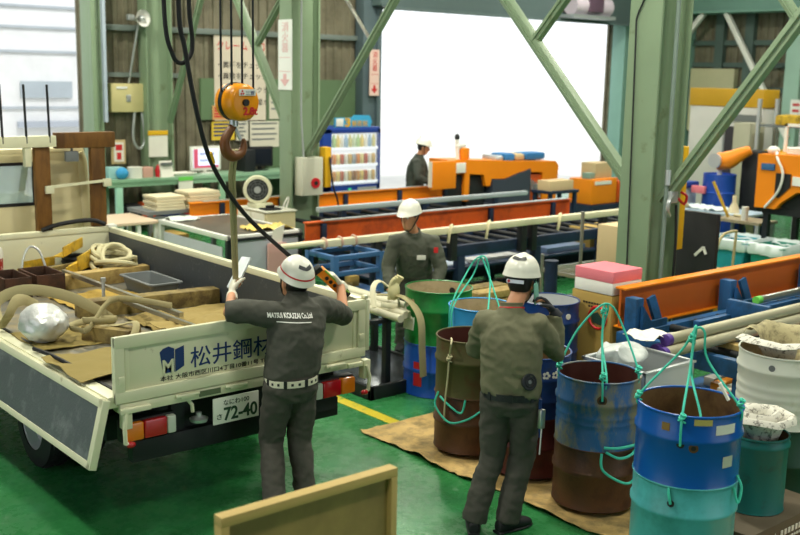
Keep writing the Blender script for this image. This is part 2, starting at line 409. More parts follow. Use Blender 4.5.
# white building across the yard
t = thing('white_building', (6, 27, 0), 'white clad building across the yard seen through the left doorway', 'building')
G().box((-14, 27, -.02), (14.5, 34, 9), .02).build('wall', mat('siding_white', '#f0f2f4', .6), t)
g = G()
for z in (.7, 1.75, 3.17, 3.78, 4.3, 5.0): g.box((-14, 26.95, z-.03), (14.5, 27, z+.03))
g.build('cladding_joint', mat('joint_grey', '#b4bcc4', .6), t)
for a in (8.0, 9.97): G().box((a, 26.93, 2.0), (a+1.35, 26.99, 2.42)).build('window', mat('pale_window', '#b3bec6', .3), t)
G().box((9.85, 26.85, 1.25), (14.4, 26.98, 1.4)).build('ledge', mat('ledge_grey', '#b0b8c4', .6), t)
# ---------------------------------------------------------------- flatbed truck
TX0, TX1, TY0, TY1, BZ = 2.56, 4.44, 5.63, 9.72, .90
truck = thing('flatbed_truck', (3.5, 7.6, 0), 'cream flatbed truck with dark bed liner and one side board folded down', 'truck')
G().box((TX0+.02, TY0+.02, BZ-.05), (TX1-.02, TY1, BZ)).build('bed_floor', m_bedfloor, truck)
g = G()
for x in (3.05, 3.95): g.box((x-.05, TY0+.15, .55), (x+.05, 11.6, .80), .01)
for y in (6.0, 6.6, 7.3, 8.1, 8.9, 9.5): g.box((TX0+.05, y-.04, .76), (TX1-.05, y+.04, .85))
g.box((2.75, 6.2, .42), (3.0, 6.5, .6), .02); g.box((3.5, 6.6, .3), (3.9, 7.6, .6), .05)
g.cyl((2.7, 7.12, .33), (4.3, 7.12, .33), .06)
g.build('chassis', m_chassis, truck)
# tailgate: frame of raised rails round a recessed panel
g = G(); y0, y1 = TY0, TY0+.035
g.box((TX0, y0+.015, .865), (TX1, y1, 1.27), .004)
g.box((TX0, y0-.012, 1.20), (TX1, y0+.02, 1.275), .010); g.box((TX0, y0-.012, .862), (TX1, y0+.02, .935), .010)
for x in (TX0, TX1-.065): g.box((x, y0-.010, .862), (x+.065, y0+.02, 1.275), .008)
for x in (TX0+.07, TX1-.10): g.box((x, y0+.004, .93), (x+.03, y0+.02, 1.20), .008)
for x in (TX0+.02, TX1-.06):
    g.box((x, y0-.018, .98), (x+.04, y0, 1.03), .004)
g.box((TX1, y0-.01, .90), (TX1+.035, y0+.03, 1.27), .01); g.box((TX1-.015, y0-.01, 1.275), (TX1+.02, y0+.03, 1.30), .005)
tg = g.build('tailgate', m_cream, truck)
G().box((TX0+.03, y1, .90), (TX1-.03, y1+.008, 1.26)).build('inner_liner', m_liner, tg)
X, Z = (1, 0, 0), (0, 0, 1); yt = TY0+.013
t_ = text('松井鋼材', (3.068, yt, 1.012), X, Z, .142, m_pblue, tg, 'company_lettering', .60, .0006)
t_ = text('本社 大阪市西区川口4丁目10番11号 TEL', (2.862, yt, .950), X, Z, .036, m_print, tg, 'address_lettering', .79, 0)
# blue open-book M mark
g = G()
for poly in ([(0, .138), (.022, .158), (.06, .168), (.098, .150), (.098, .002), (.022, .002)], [(.104, .0), (.104, .142), (.165, .160), (.165, .030)]):
    g.prism(poly, (2.862, yt, .995), X, Z, (0, -.0015, 0))
em = g.build('emblem', m_pblue, tg)
text('M', (2.874, yt-.003, .997), X, Z, .12, m_cream, em, 'emblem_letter', .075, .003)
g = G().box((TX0+.03, TY0-.005, .795), (TX1-.03, TY0+.10, .858), .008)
for x in (2.98, 3.33, 4.12): g.box((x, TY0-.03, .825), (x+.10, TY0, .850), .006); g.cyl((x-.03, TY0-.02, .842), (x+.13, TY0-.02, .842), .011)
g.build('rear_sill', m_cream, truck)
g = G().box((3.12, TY0-.012, .81), (3.27, TY0-.004, .845)); g.build('data_plate', mat('dark_label', '#5c6a4c', .5), truck)
# right side board, closed
g = G().box((TX1-.035, TY0+.04, BZ-.02), (TX1, TY1, 1.262), .004); g.box((TX1-.045, TY0+.04, 1.225), (TX1+.012, TY1, 1.277), .008)
sb = g.build('side_board', m_cream, truck)
G().box((TX1-.045, TY0+.05, BZ), (TX1-.036, TY1-.02, 1.225)).build('inner_liner', m_liner, sb)
# left side board, folded down and hanging a little outward
R = Matrix.Rotation(math.radians(14), 3, 'Y'); piv = (TX0-.03, 0, .885)
g = G(); a = V(piv)
def fl(p): p = V(p); return p
g.box((TX0-.065, TY0, .885-.41), (TX0-.035, TY1-.02, .885), .004, R, piv)
for z0_, z1_ in ((.840, .892), (.468, .512)): g.box((TX0-.078, TY0, z0_), (TX0-.03, TY1-.02, z1_), .006, R, piv)
g.box((TX0-.078, TY0-.004, .468), (TX0-.03, TY0+.05, .892), .006, R, piv)
fb = g.build('folded_side_board', m_cream, truck)
G().box((TX0-.074, TY0+.05, .512), (TX0-.066, TY1-.05, .840), 0, R, piv).build('inner_liner', mat('scuffed_liner', '#595e63', .45, col2='#83878a', scale=5, lo=.5, hi=.75, bump=.1), fb)
g = G().box((TX0-.035, TY0+.02, .835), (TX0+.055, TY1, .905), .006)
g.build('side_sill', m_cream, truck)
g = G().box((TX0+.055, TY0+.05, .898), (TX0+.075, TY1, .912)); g.build('sill_seal', m_black, truck)
# corner hardware
for x, s in ((TX0+.06, 1), (TX1+.0, -1)):
    g = G().box((x-.02, TY0-.02, .70), (x+.04, TY0+.04, .835), .006); g.tube([(x, TY0-.02, .80), (x-.02*s, TY0-.035, .72), (x-.015*s, TY0-.03, .62), (x+.03*s, TY0-.02, .60)], .014, 8)
    g.box((x-.035, TY0-.03, .80), (x+.16*s, TY0+.01, .832), .006)
    lk = g.build('corner_latch', m_cream, truck)
    G().ell((x+.02*s, TY0-.03, .605), (.03, .02, .02)).build('reflector', m_rlens, lk)
# tail lamps
for xa, xb, s in ((2.62, 2.96, 1), (4.02, 4.36, -1)):
    t = G().box((xa-.01, TY0+.035, .60), (xb+.01, TY0+.10, .735), .01).build('tail_lamp', m_chassis, truck)
    u = (xb-xa); o = xa if s > 0 else xb
    for f0, f1, nm, mm in ((0, .36, 'turn_lens', m_amber), (.36, .82, 'brake_lens', m_rlens), (.82, 1, 'reverse_lens', mat('clear_lens', '#c9d0c4', .2))):
        xs = sorted((o+s*u*f0, o+s*u*f1)); G().box((xs[0]+.002, TY0-.005, .612), (xs[1]-.002, TY0+.04, .725), .012).build(nm, mm, t)
g = G().box((2.72, TY0+.12, .42), (4.3, TY0+.2, .56), .01); g.box((4.02, TY0+.06, .50), (4.24, TY0+.10, .60)); g.box((2.7, TY0+.18, .56), (4.3, TY0+.24, .79))
g.build('rear_bumper', m_chassis, truck)
g = G().tube([(3.06, TY0+.03, .79), (3.08, TY0+.02, .76), (3.085, TY0+.02, .71)], .012, 8); g.build('rope_hook', m_cream, truck)
g = G().lathe([(0, 0), (.055, 0), (.06, .02), (.02, .035), (.018, .06)], (3.16, TY0+.08, .62), 20); g.build('round_fitting', m_galv, truck)
# number plate
g = G().box((3.215, TY0-.010, .60), (3.555, TY0+.002, .775), .006); pl = g.build('number_plate', mat('plate_white', '#e4e6dc', .4), truck)
M_ = mat('plate_green', '#24452f', .5, var=0)
text('なにわ100', (3.285, TY0-.012, .722), X, Z, .042, M_, pl, 'region_lettering', .19, 0)
text('さ', (3.232, TY0-.012, .635), X, Z, .042, M_, pl, 'kana_lettering', .038, .0006)
text('72-40', (3.288, TY0-.012, .622), X, Z, .118, M_, pl, 'number_lettering', .25, .003)
# wheels
def wheel(x, y, s, nm='wheel'):
    g = G().lathe([(.20, -.10), (.27, -.105), (.325, -.085), (.335, -.05), (.335, .05), (.325, .085), (.27, .105), (.20, .10)], (x, y, .335), 36, (1, 0, 0))
    for k in range(36):
        a = 2*PI*k/36
        for xx in (-.06, .02): g.box((x+xx, y-.004, .335+.333), (x+xx+.04, y+.008, .335+.341), 0, Matrix.Rotation(a, 3, 'X'), (x, y, .335))
    w_ = g.build(nm, m_black, truck)
    g = G().lathe([(.205, .09), (.195, .085), (.18, .02), (.12, .0), (.10, .03), (.06, .035), (.001, .035)], (x, y, .335), 36, (-1, 0, 0))
    for k in range(6): a = 2*PI*k/6; g.cyl((x-.005, y+.145*math.cos(a), .335+.145*math.sin(a)), (x-.03, y+.145*math.cos(a), .335+.145*math.sin(a)), .014, 8)
    g.build('rim', m_galv, w_)
wheel(2.70, 7.12, 1); wheel(2.94, 7.12, 1); wheel(4.06, 7.12, 1); wheel(4.30, 7.12, 1); wheel(2.72, 10.9, 1); wheel(4.22, 10.9, 1)
g = G().box((2.60, 6.70, .25), (3.04, 6.72, .72)); g.box((3.96, 6.70, .25), (4.4, 6.72, .72)); g.build('mud_flap', m_black, truck)
# headboard and the timber rack behind it
g = G().box((TX0, TY1-.03, BZ-.03), (TX1, TY1+.03, 1.275), .006); g.box((TX0, TY1-.04, 1.235), (TX1, TY1+.04, 1.285), .008)
g.build('headboard', m_cream, truck)
g = G()
for x in (3.70, 4.25): g.box((x, TY1+.0, 1.27), (x+.145, TY1+.07, 2.08), .008)
g.box((3.9, TY1-.01, 2.06), (4.50, TY1+.07, 2.21), .008)
g.build('timber_rack', m_wood, truck)
g = G().box((2.65, TY1-.03, 2.08), (3.90, TY1+.05, 2.185), .008); g.box((2.7, TY1-.02, 1.27), (2.78, TY1+.05, 2.1), .006); g.box((3.60, TY1-.02, 1.9), (3.66, TY1+.05, 2.18), .006)
g.bar((3.80, TY1-.02, 1.70), (4.42, TY1-.02, 1.74), .02, .025); g.box((3.78, TY1-.035, 1.64), (3.86, TY1, 1.71), .005); g.box((4.36, TY1-.035, 1.68), (4.44, TY1, 1.755), .005)
g.build('rack_rail', m_cream, truck)
for x in (3.40, 3.62, 3.84): G().cyl((x, TY1-.02, 2.12), (x-.01, TY1-.02, 2.66), .012, 8).build('stake_rod', m_chassis, truck)
G().box((4.0, TY1+.0, 1.93), (4.13, TY1+.05, 2.03), .012).cyl((4.07, TY1+.03, 2.0), (4.07, TY1+.03, 2.1), .012).build('work_lamp', m_grey, truck)
G().box((TX1-.06, TY1-.06, 1.275), (TX1+.03, TY1+.03, 1.30), .004).build('headboard_cap', m_white, truck)
# cab: a hollow shell with windows
g = G(); cx0, cx1, cy0, cy1 = 2.62, 4.30, 9.98, 11.75
g.box((cx0, cy0, .55), (cx1, cy0+.06, 1.52), .02); g.box((cx0, cy0, 1.90), (cx1, cy0+.06, 2.0), .02); g.box((cx0, cy0, 1.5), (cx0+.2, cy0+.06, 1.92)); g.box((3.78, cy0, 1.5), (cx1, cy0+.06, 1.92))
g.box((cx0, cy0, 1.98), (cx1, cy1-.35, 2.05), .04); g.tube([(cx1-.06, cy0+.03, 2.0), (cx1-.03, cy0+.03, 1.9), (cx1, cy0+.03, 1.4), (cx1, cy0+.03, .6)], .06, 10)
for x in (cx0, cx1-.05):
    g.box((x, cy0, .55), (x+.05, cy1, 1.42), .02); g.box((x, cy0, 1.4), (x+.05, cy0+.35, 2.0), .02); g.bar((x+.025, cy1-.05, 1.4), (x+.025, cy1-.35, 2.0), .05, .06)
g.box((cx0, cy1-.05, .5), (cx1, cy1, 1.42), .03)
cab = g.build('cab', mat('cab_cream', '#cfc49c', .4), truck)
G().box((cx0+.2, cy0+.02, 1.52), (3.78, cy0+.03, 1.90)).build('rear_window', mat('daylight_pane', '#d3eeee', .15, alpha=.55, var=0), cab)  # pale cyan pane colour stands in for bright daylight seen through the cab
g = G().prism([(0, 0), (1.6, 0), (1.6, .62), (0, .62)], (cx0+.04, cy1-.04, 1.42), (1, 0, 0), (0, -.36, .93), (0, .006, 0)); g.build('windscreen', m_glass, cab)
g = G().box((cx0+.19, cy0-.005, 1.50), (3.80, cy0+.02, 1.53)); g.box((cx0+.19, cy0-.005, 1.89), (3.80, cy0+.02, 1.92)); g.box((3.77, cy0-.005, 1.5), (3.80, cy0+.02, 1.92)); g.build('window_seal', m_black, cab)
g = G()
for x in (2.95, 3.8): g.box((x-.22, 10.35, .95), (x+.22, 10.5, 1.45), .05)
g.build('seat', m_grey, cab)

# ---------------------------------------------------------------- what lies on the truck bed
def plank(p, q, w, h, m, label, cat='timber', name='timber', group=None): return G().bar(p, q, w, h, (0, 0, 1), .004).build(name, m, None, label, cat, group)
plank((3.22, 7.72, .965), (4.38, 7.58, .965), .14, .13, m_wood3, 'thick old timber lying across the bed in front of the grey tray')
plank((3.42, 8.80, .965), (4.38, 8.86, .965), .12, .13, m_wood2, 'pale timber lying across the bed behind the grey tray')
plank((3.35, 6.50, .935), (4.36, 6.50, .935), .10, .07, m_wood3, 'old timber under the crumpled brown paper near the tailgate')
plank((3.62, 9.25, .93), (4.15, 9.50, .93), .10, .06, m_wood3, 'short weathered plank below the yellow steel angles')
plank((3.02, 7.06, .955), (3.22, 6.72, .955), .16, .11, m_wood3, 'square wooden block beside the rolled sling near the tailgate', 'block', 'wood_block')
# steel bars
G().bar((3.62, 8.95, 1.03), (3.66, 6.85, 1.03), .035, .035).build('steel_bar', m_steel, None, 'long bright square steel bar lying along the truck bed', 'bar')
G().bar((3.56, 7.6, 1.01), (3.60, 6.5, 1.01), .03, .03).build('steel_bar', m_steel, None, 'shorter steel bar beside the long bright bar on the truck bed', 'bar')
g = G().cyl((3.53, 7.92, .92), (3.53, 7.92, 1.14), .014, 10); g.cyl((3.53, 7.92, 1.12), (3.53, 7.92, 1.15), .022, 6); g.build('bolt', m_galv, None, 'upright bolt standing beside the long bright bar', 'bolt')
# grey tray
g = G(); P = [(-.19, -.13), (.19, -.13), (.19, .13), (-.19, .13)]
def tub(g, c, lx, ly, h, th=.008, taper=.86, n=6, r=.04, lip=.02):
    def rr(sx, sy, rad):
        o = []
        for qx, qy, a0 in ((1, 1, 0), (-1, 1, PI/2), (-1, -1, PI), (1, -1, 1.5*PI)):
            for k in range(n+1):
                a = a0+PI/2*k/n; o.append((qx*(sx-rad)+rad*math.cos(a), qy*(sy-rad)+rad*math.sin(a)))
        return o
    c = V(c); lv = [(lx*taper, ly*taper, 0), (lx, ly, h), (lx+lip, ly+lip, h), (lx+lip, ly+lip, h-.012), (lx+lip-th, ly+lip-th, h-.012)]
    inn = [(lx-th, ly-th, h), (lx*taper-th, ly*taper-th, th)]
    seq = [lv[3], lv[2], lv[1], inn[1]]; seq = [lv[0], (lx-.001, ly-.001, h-.013), lv[3], lv[2], inn[0], inn[1]]
    rs = [[g.b.verts.new(c+V((x, y, z))) for x, y in rr(sx, sy, r)] for sx, sy, z in seq]; N = len(rs[0])
    for a, b in zip(rs, rs[1:]): g._mark([g.b.faces.new((a[k], a[(k+1) % N], b[(k+1) % N], b[k])) for k in range(N)])
    g._mark([g.b.faces.new(rs[0][::-1]), g.b.faces.new(rs[-1])], False); return g
tub(G(), (4.12, 8.26, .905), .14, .29, .125).build('tray', m_grey, None, 'grey plastic tray standing on the truck bed', 'tray')
# wrapped silver ball
g = G(); bmesh.ops.create_icosphere(g.b, subdivisions=4, radius=1)
for v in g.b.verts:
    n = v.co.normalized(); v.co = V((n.x*.16, n.y*.19, n.z*.135))*(1+.09*noise.noise(n*2.5)+.06*abs(noise.noise(n*6))+.04*abs(noise.noise(n*13))) + V((2.72, 7.12, 1.045))
g._mark(g.b.faces); g.build('wrapped_bundle', m_foil, None, 'silver film-wrapped bundle lying on brown paper on the truck bed', 'bundle')
def paper(name, m, x0, x1, y0, y1, z, label, amp=.02, f=3., skew=0., th=.004, cat='paper', n=18, lim=None):
    def fn(u, v):
        x = x0+(x1-x0)*u; y = y0+(y1-y0)*v + skew*u
        e = 1+.06*noise.noise(V((u*4, v*4, z*9)))
        q = V((x*f, y*f, z*5)); zz = amp*(abs(noise.noise(q))+.5*abs(noise.noise(q*2.3)))
        return (x + .03*noise.noise(V((y*5, z, 1))), y + .03*noise.noise(V((x*5, z, 4))), z+zz)
    return G().sheet(fn, n, n, th).build(name, m, None, label, cat)
paper('paper_sheet', mat('brown_paper', '#86763f', .85, bump=.2, bscale=14), 2.60, 3.1, 6.85, 7.45, .905, 'brown paper sheet under the silver bundle')
paper('paper_sheet', MATS['brown_paper'], 2.50, 3.02, 5.98, 6.62, .925, 'brown paper sheet hanging over the bed edge beside the tailgate', .03, 4)
paper('paper_sheet', mat('tan_paper', '#96824a', .85, bump=.3, bscale=14), 3.42, 4.36, 6.2, 6.95, .975, 'crumpled tan paper sheet lying behind the tailgate', .06, 5)
paper('paper_sheet', MATS['tan_paper'], 3.48, 4.36, 6.95, 7.45, .91, 'crumpled tan paper sheet between the old timber and the tailgate', .05, 4)
paper('paper_sheet', mat('ochre_paper', '#a88a3c', .85, bump=.3, bscale=14), 3.3, 3.95, 7.85, 8.5, .905, 'ochre paper scraps lying left of the grey tray', .05, 6)
# slings
def strap(pts, w, t, label, name='webbing_sling', m=None, sub=6, cat='sling', group=None):
    return G().tube(pts, w/2, 8, True, 1, t/w, (0, 0, 1), sub).build(name, m or m_sling, None, label, cat, group)
strap([(2.62, 7.75, .93), (2.66, 7.9, 1.06), (2.84, 7.8, 1.15), (3.05, 7.55, 1.13), (3.2, 7.3, 1.04), (3.28, 7.18, .96)], .085, .016, 'flat khaki sling arching over behind the silver bundle')
strap([(2.58, 7.6, .93), (2.61, 7.50, 1.04), (2.68, 7.55, 1.12), (2.80, 7.68, 1.10), (2.92, 7.74, 1.03)], .09, .016, 'flat khaki sling bent up left of the silver bundle')
spi = [(3.07+math.cos(a)*(.05+.015*a), 7.02+math.sin(a)*(.05+.015*a)*.9, .95+.06*math.sin(a*.5)+.012*a) for a in [k*.45 for k in range(24)]]
strap(spi+[(3.3, 7.30, 1.10), (3.5, 7.25, 1.09), (3.66, 7.0, 1.07)], .05, .016, 'khaki sling coiled in a roll right of the silver bundle', sub=3)
strap([(3.05, 6.98, 1.0), (3.16, 6.86, 1.02), (3.22, 6.7, 1.06), (3.14, 6.62, .96), (3.06, 6.66, .94)], .05, .015, 'loose khaki strap tied around the wooden block')
# rope coil by the right board
pts = []
rc = random.Random(3); cx_ = 4.22; cy_ = 9.15; tx_ = ty_ = 0; R0 = .2
for k in range(120):
    if k % 14 == 0: tx_, ty_, R0, ncx, ncy = rc.uniform(-.28, .28), rc.uniform(-.2, .45), rc.uniform(.14, .24), 4.20+rc.uniform(-.08, .06), 9.15+rc.uniform(-.26, .3)
    cx_ += (ncx-cx_)*.12; cy_ += (ncy-cy_)*.12; a = k*.44; r = R0*(1+.25*noise.noise(V((k*.21, 0, 0))))
    dx_, dy_ = r*math.cos(a)*.75, r*math.sin(a); pts.append((min(4.36, cx_+dx_), min(9.62, cy_+dy_), max(.925, 1.0+.0009*k+tx_*dx_+ty_*dy_+.04*noise.noise(V((k*.17, 1, 7))))))
G().tube(pts, .022, 7, sub=2).build('rope_coil', m_hemp, None, 'pale rope coiled in a heap against the right board', 'rope')
g = G()
for k in range(4): g.ring((4.0, 9.52, .93+k*.035), .15-.004*k, .018, 28, 8)
g.build('black_hose_coil', m_black, None, 'coiled black hose lying left of the pale rope coil', 'hose')
# yellow steel angles
def angle(p, q, w, label, m=None):
    p, q = V(p), V(q); g = G().bar(p, q, w, .012); d = (q-p).normalized(); s = d.cross(V((0, 0, 1))); g.bar(p+s*(w/2)+V((0, 0, w/2)), q+s*(w/2)+V((0, 0, w/2)), .012, w, (0, 0, 1)); return g.build('steel_angle', m or m_ylw2, None, label, 'steel angle', None)
angle((3.72, 9.30, 1.10), (4.05, 9.64, 1.12), .09, 'yellow steel angle topmost of the pile near the headboard')
angle((3.78, 9.12, 1.03), (4.14, 9.50, 1.05), .09, 'yellow steel angle in front of the topmost yellow angle')
angle((3.62, 8.98, .98), (4.02, 9.36, .98), .08, 'yellow steel angle lying flat in front of the yellow pile')
angle((3.72, 8.92, .92), (4.08, 9.24, .92), .07, 'yellow steel angle lowest of the yellow pile')
angle((3.40, 9.42, .99), (3.75, 9.55, .99), .08, 'yellow steel angle beside the bent wire hoop')
plank((3.30, 9.22, .98), (3.95, 9.30, 1.02), .05, .04, m_wood3, 'thin grey-brown batten lying under the yellow angles')
# rusty boxes, can, hoop
for x0_, x1_, l in ((2.98, 3.21, 'rusty brown steel box, the one nearer the folded side board'), (3.25, 3.50, 'rusty brown steel box beside another like it, nearer the yellow angles')):
    g = G().box((x0_, 8.62, .90), (x1_, 9.05, .915)); 
    for a, b in (((x0_, 8.62), (x1_, 8.635)), ((x0_, 9.035), (x1_, 9.05)), ((x0_, 8.62), (x0_+.015, 9.05)), ((x1_-.015, 8.62), (x1_, 9.05))): g.box((*a, .90), (*b, 1.08), .003)
    g.build('steel_box', mat('rusty_box', '#4a2c1c', .7, col2='#2e1c12', scale=5), None, l, 'box')
t = thing('paint_can', (3.18, 9.5, .90), 'red and white can standing at the headboard beside a wire hoop', 'can')
G().lathe([(0, .90), (.095, .90), (.095, 1.12), (.0, 1.12)], (3.18, 9.5, 0), 24).build('body', mat('can_red', '#a02823', .5, col2='#d8d2c4', scale=9, lo=.5, hi=.56), t)
G().lathe([(.097, 1.11), (.1, 1.15), (.09, 1.20), (.0, 1.20)], (3.18, 9.5, 0), 24).build('cloth_lid', m_paper, t)
G().tube([(3.36, 9.3, .92), (3.42, 9.36, 1.12), (3.50, 9.40, 1.20), (3.58, 9.38, 1.14), (3.62, 9.30, .92)], .011, 8, sub=5).build('wire_hoop', m_galv, None, 'bent pale wire hoop standing on the bed by the headboard', 'hoop')
G().tube([(3.72, TY1-.05, 1.30), (3.9, TY1-.02, 1.34), (4.2, TY1-.03, 1.36), (4.35, TY1-.05, 1.31)], .022, 8, sub=4).build('black_cable_bundle', m_black, None, 'black cable bundle lying on the headboard between the timber posts', 'cable')
paper('rag', mat('dark_rag', '#3d3a30', .9), 3.9, 4.2, 9.42, 9.62, .93, 'dark rag lying below the headboard', .10, 6, cat='rag')
# chock and small odds on the sill
g = G().tube([(2.56, 6.9, .93), (2.57, 6.6, .945), (2.6, 6.35, .93)], .014, 6, sub=4); g.build('tie_rope', m_black, None, 'thin black tie rope lying along the left bed sill', 'rope')
# ---------------------------------------------------------------- conveyors and saws (all run along X)
YX, YZ = (1, 0, 0), (0, 0, 1)
def beam_h(parent, x0, x1, y, z0, z1, m, mweb, posts, wf=.10, name='guide_beam'):
    g = G().box((x0, y-wf/2, z1-.018), (x1, y+wf/2, z1), .003); g.box((x0, y-wf/2, z0), (x1, y+wf/2, z0+.015), .003); o = g.build(name, m, parent)
    G().box((x0, y-.01, z0+.015), (x1, y+.01, z1-.018)).build('web', mweb, o)
    for x in posts: G().box((x-.035, y-wf/2-.012, z0-.10), (x+.035, y-.012, z1-.03), .004).build('post', m_bluef, o)
    return o
# conveyor A, in the middle: cream pole bundle on a dark blue frame, red-orange beam behind
ca = thing('roller_conveyor', (9.6, 9.9, 0), 'long dark blue conveyor with red-orange guide beam behind the three drum stacks', 'conveyor')
beam_h(ca, 7.25, 12.1, 10.4, .77, 1.02, m_rust, m_rust, (7.5, 8.95, 10.4, 11.7))
g = G().box((7.5, 10.35, 1.02), (12.0, 10.43, 1.034)); g.build('beam_cap', m_galv, ca)
for y in (9.45, 10.3):
    G().box((7.4, y-.04, .58), (13.2, y+.04, .72), .006).build('side_rail', m_bluef, ca)
for x in (7.6, 8.95, 10.35, 11.7, 13.0):
    for y in (9.45, 10.3): G().box((x-.06, y-.05, 0), (x+.06, y+.05, .58), .006).build('leg', m_bluef, ca)
for i in range(17):
    x = 7.6+i*.34; G().cyl((x, 9.5, .69), (x, 10.26, .69), .03, 12).build('roller', m_chassis, ca)
G().box((7.6, 9.45, .40), (13.0, 10.3, .43), .004).build('lower_shelf', m_bluef, ca)
G().box((7.6, 10.26, .05), (13.0, 10.29, .58)).build('back_panel', mat('dark_panel', '#1b2333', .6), ca)
for x in (7.5, 8.7, 9.95, 10.15, 11.6, 12.9): G().box((x, 9.33, .55), (x+.1, 9.43, .90), .01).build('stop_post', m_chassis, ca)
for i, (x0, x1, y0, y1, c) in enumerate(((8.2, 9.2, 9.55, 9.85, '#cfdcf0'), (9.3, 10.2, 9.6, 9.8, '#e0e2e4'), (8.7, 9.9, 9.9, 10.1, '#8fa7cf'), (10.7, 11.5, 9.55, 9.8, '#7f97bd'))):
    G().box((x0, y0, .432+.0), (x1, y1, .455+.015*i), .004).build('steel_sheet', mat('sheet_%d' % i, c, .3, .1), None, ['pale blue steel sheet on the conveyor shelf nearest the man in grey', 'white steel sheet on the conveyor shelf behind the rope loop', 'blue-grey steel sheet at the back of the conveyor shelf', 'steel blue sheet at the far end of the conveyor shelf'][i], 'steel sheet')
G().box((11.6, 9.55, .43), (12.3, 9.95, .70), .006).build('carton', m_card, None, 'brown carton on the lower shelf of the middle conveyor', 'carton')
pl_ = thing('steel_pole', (9.6, 9.35, .93), 'long cream wrapped pole lying along the front of the middle conveyor', 'pole')
G().box((6.75, 9.31, .90), (13.6, 9.41, .985), .02).build('shaft', mat('cream_wrap', '#d8d2b4', .6), pl_); G().cyl((6.2, 9.36, .955), (6.8, 9.36, .955), .035).build('inner_rod', mat('cream_rod', '#d5cfae', .5), pl_)
for x in (6.78, 7.0, 7.2): G().ring((x, 9.36, .945), .055, .016, 16, 6, (1, 0, 0)).build('tape_wrap', mat('pinkish_tape', '#c9a592', .7), pl_)
for i, xs in enumerate((8.6, 9.25, 10.6)):
    strap([(xs, 9.29, .80), (xs+.02, 9.28, .95), (xs+.08, 9.33, 1.01), (xs+.2, 9.45, .98), (xs+.42, 9.60, .90)], .05, .012, ['cream strap over the pole nearest the man in grey', 'cream strap hanging over the pole above the green rope loop', 'cream strap over the pole beside the chrome rack post'][i], 'strap', mat('cream_strap', '#cfc6a0', .8), cat='strap')
# blue stand under the left end
bs_ = thing('steel_stand', (7.0, 9.2, 0), 'mid blue steel stand with two shelves under the left end of the cream pole', 'stand')
for x in (6.68, 7.32):
    for y in (9.02, 9.5): G().box((x-.035, y-.035, 0), (x+.035, y+.035, .86), .005).build('leg', m_bluer, bs_)
for z in (.84, .66):
    g = G()
    for y in (9.02, 9.5): g.box((6.65, y-.03, z-.03), (7.35, y+.03, z+.02), .004)
    for x in (6.68, 7.32): g.box((x-.03, 9.02, z-.03), (x+.03, 9.5, z+.02), .004)
    g.build('rail', m_bluer, bs_)
G().box((6.65, 9.0, .40), (7.35, 9.52, .42)).build('shelf', m_bluer, bs_); G().box((6.6, 8.96, .10), (7.4, 9.0, .38)).build('front_sheet', mat('pale_blue_sheet', '#a9bdd6', .5), bs_)
for i, (x, y, h, m, l) in enumerate(((6.78, 9.15, .10, m_red, 'red small parts box on the blue stand'), (6.95, 9.2, .07, m_wood2, 'wooden scrap block on the blue stand'), (7.12, 9.3, .12, m_card, 'small carton on the blue stand'))):
    G().box((x, y, .42), (x+.12, y+.12, .42+h), .006).build('parts_box', m, None, l, 'box')
# conveyor B, further back
cb = thing('roller_conveyor', (9.8, 12.3, 0), 'yellow-orange beamed conveyor feeding the orange saw by the main doorway', 'conveyor')
beam_h(cb, 7.1, 11.95, 13.0, .77, .99, m_orange, m_orange, (7.6, 8.6, 9.8, 10.9, 11.9))
G().box((7.3, 12.96, .99), (11.9, 13.03, 1.0)).build('beam_cap', m_galv, cb)
for y in (11.65, 12.9): G().box((8.4, y-.05, .58), (11.85, y+.05, .72), .006).build('side_rail', m_bluef, cb)
G().box((8.3, 11.58, .93), (12.45, 11.66, 1.0), .012).build('front_rail', mat('pale_rail', '#b9c6cc', .4, .3), cb)
for x in (8.6, 9.7, 10.8, 11.75):
    for y in (11.65, 12.9): G().box((x-.05, y-.05, 0), (x+.05, y+.05, .58), .006).build('leg', m_bluef, cb)
for i in range(9): G().cyl((8.6+i*.36, 11.7, .69), (8.6+i*.36, 12.85, .69), .03, 12).build('roller', m_chassis, cb)
for x in (8.7, 10.2, 11.7): G().box((x, 11.59, .70), (x+.08, 11.65, .935)).build('rail_bracket', m_bluef, cb)
G().box((8.5, 11.65, .35), (11.85, 12.9, .38)).build('lower_shelf', m_bluef, cb)
for i, (x, c, l) in enumerate(((9.2, '#b9cfe2', 'pale blue bin on the shelf of the back conveyor'), (10.4, '#dfe3e6', 'white bin on the shelf of the back conveyor'), (9.75, '#caa25a', 'tan bin on the shelf of the back conveyor'))):
    tub(G(), (x, 11.9, .38), .16, .12, .16).build('bin', mat('bin_%d' % i, c, .6), None, l, 'bin')
# orange band saw at the end of conveyor B
sw = thing('band_saw', (13.2, 13.2, 0), 'orange band saw with tapered bow arm in front of the bright doorway', 'band saw')
def pz(poly, y, d): return G().prism(poly, (0, y, 0), YX, YZ, (0, d, 0))
g = pz([(11.95, 1.16), (11.95, 1.41), (12.41, 1.40), (13.63, 1.33), (14.58, 1.30), (14.66, 1.22), (14.62, .60), (14.24, .60), (14.24, 1.11), (13.64, 1.14), (13.26, 1.04), (12.93, 1.05), (12.90, .93), (12.80, .93), (12.74, 1.13), (12.40, 1.16), (12.39, .70), (12.28, .70), (12.28, 1.17)], 12.9, .55); g.build('bow_arm', m_orange, sw)
g = G().box((11.36, 12.70, .96), (11.90, 12.78, 1.42), .015); g.build('control_panel', m_orange, sw)
G().box((11.345, 12.70, 1.0), (11.362, 12.78, 1.42)).build('panel_edge', mat('cabinet_pale', '#d9d2c2', .5), sw)
G().box((11.95, 12.86, 1.19), (12.27, 12.89, 1.36), .01).build('spec_plate', m_white, sw)
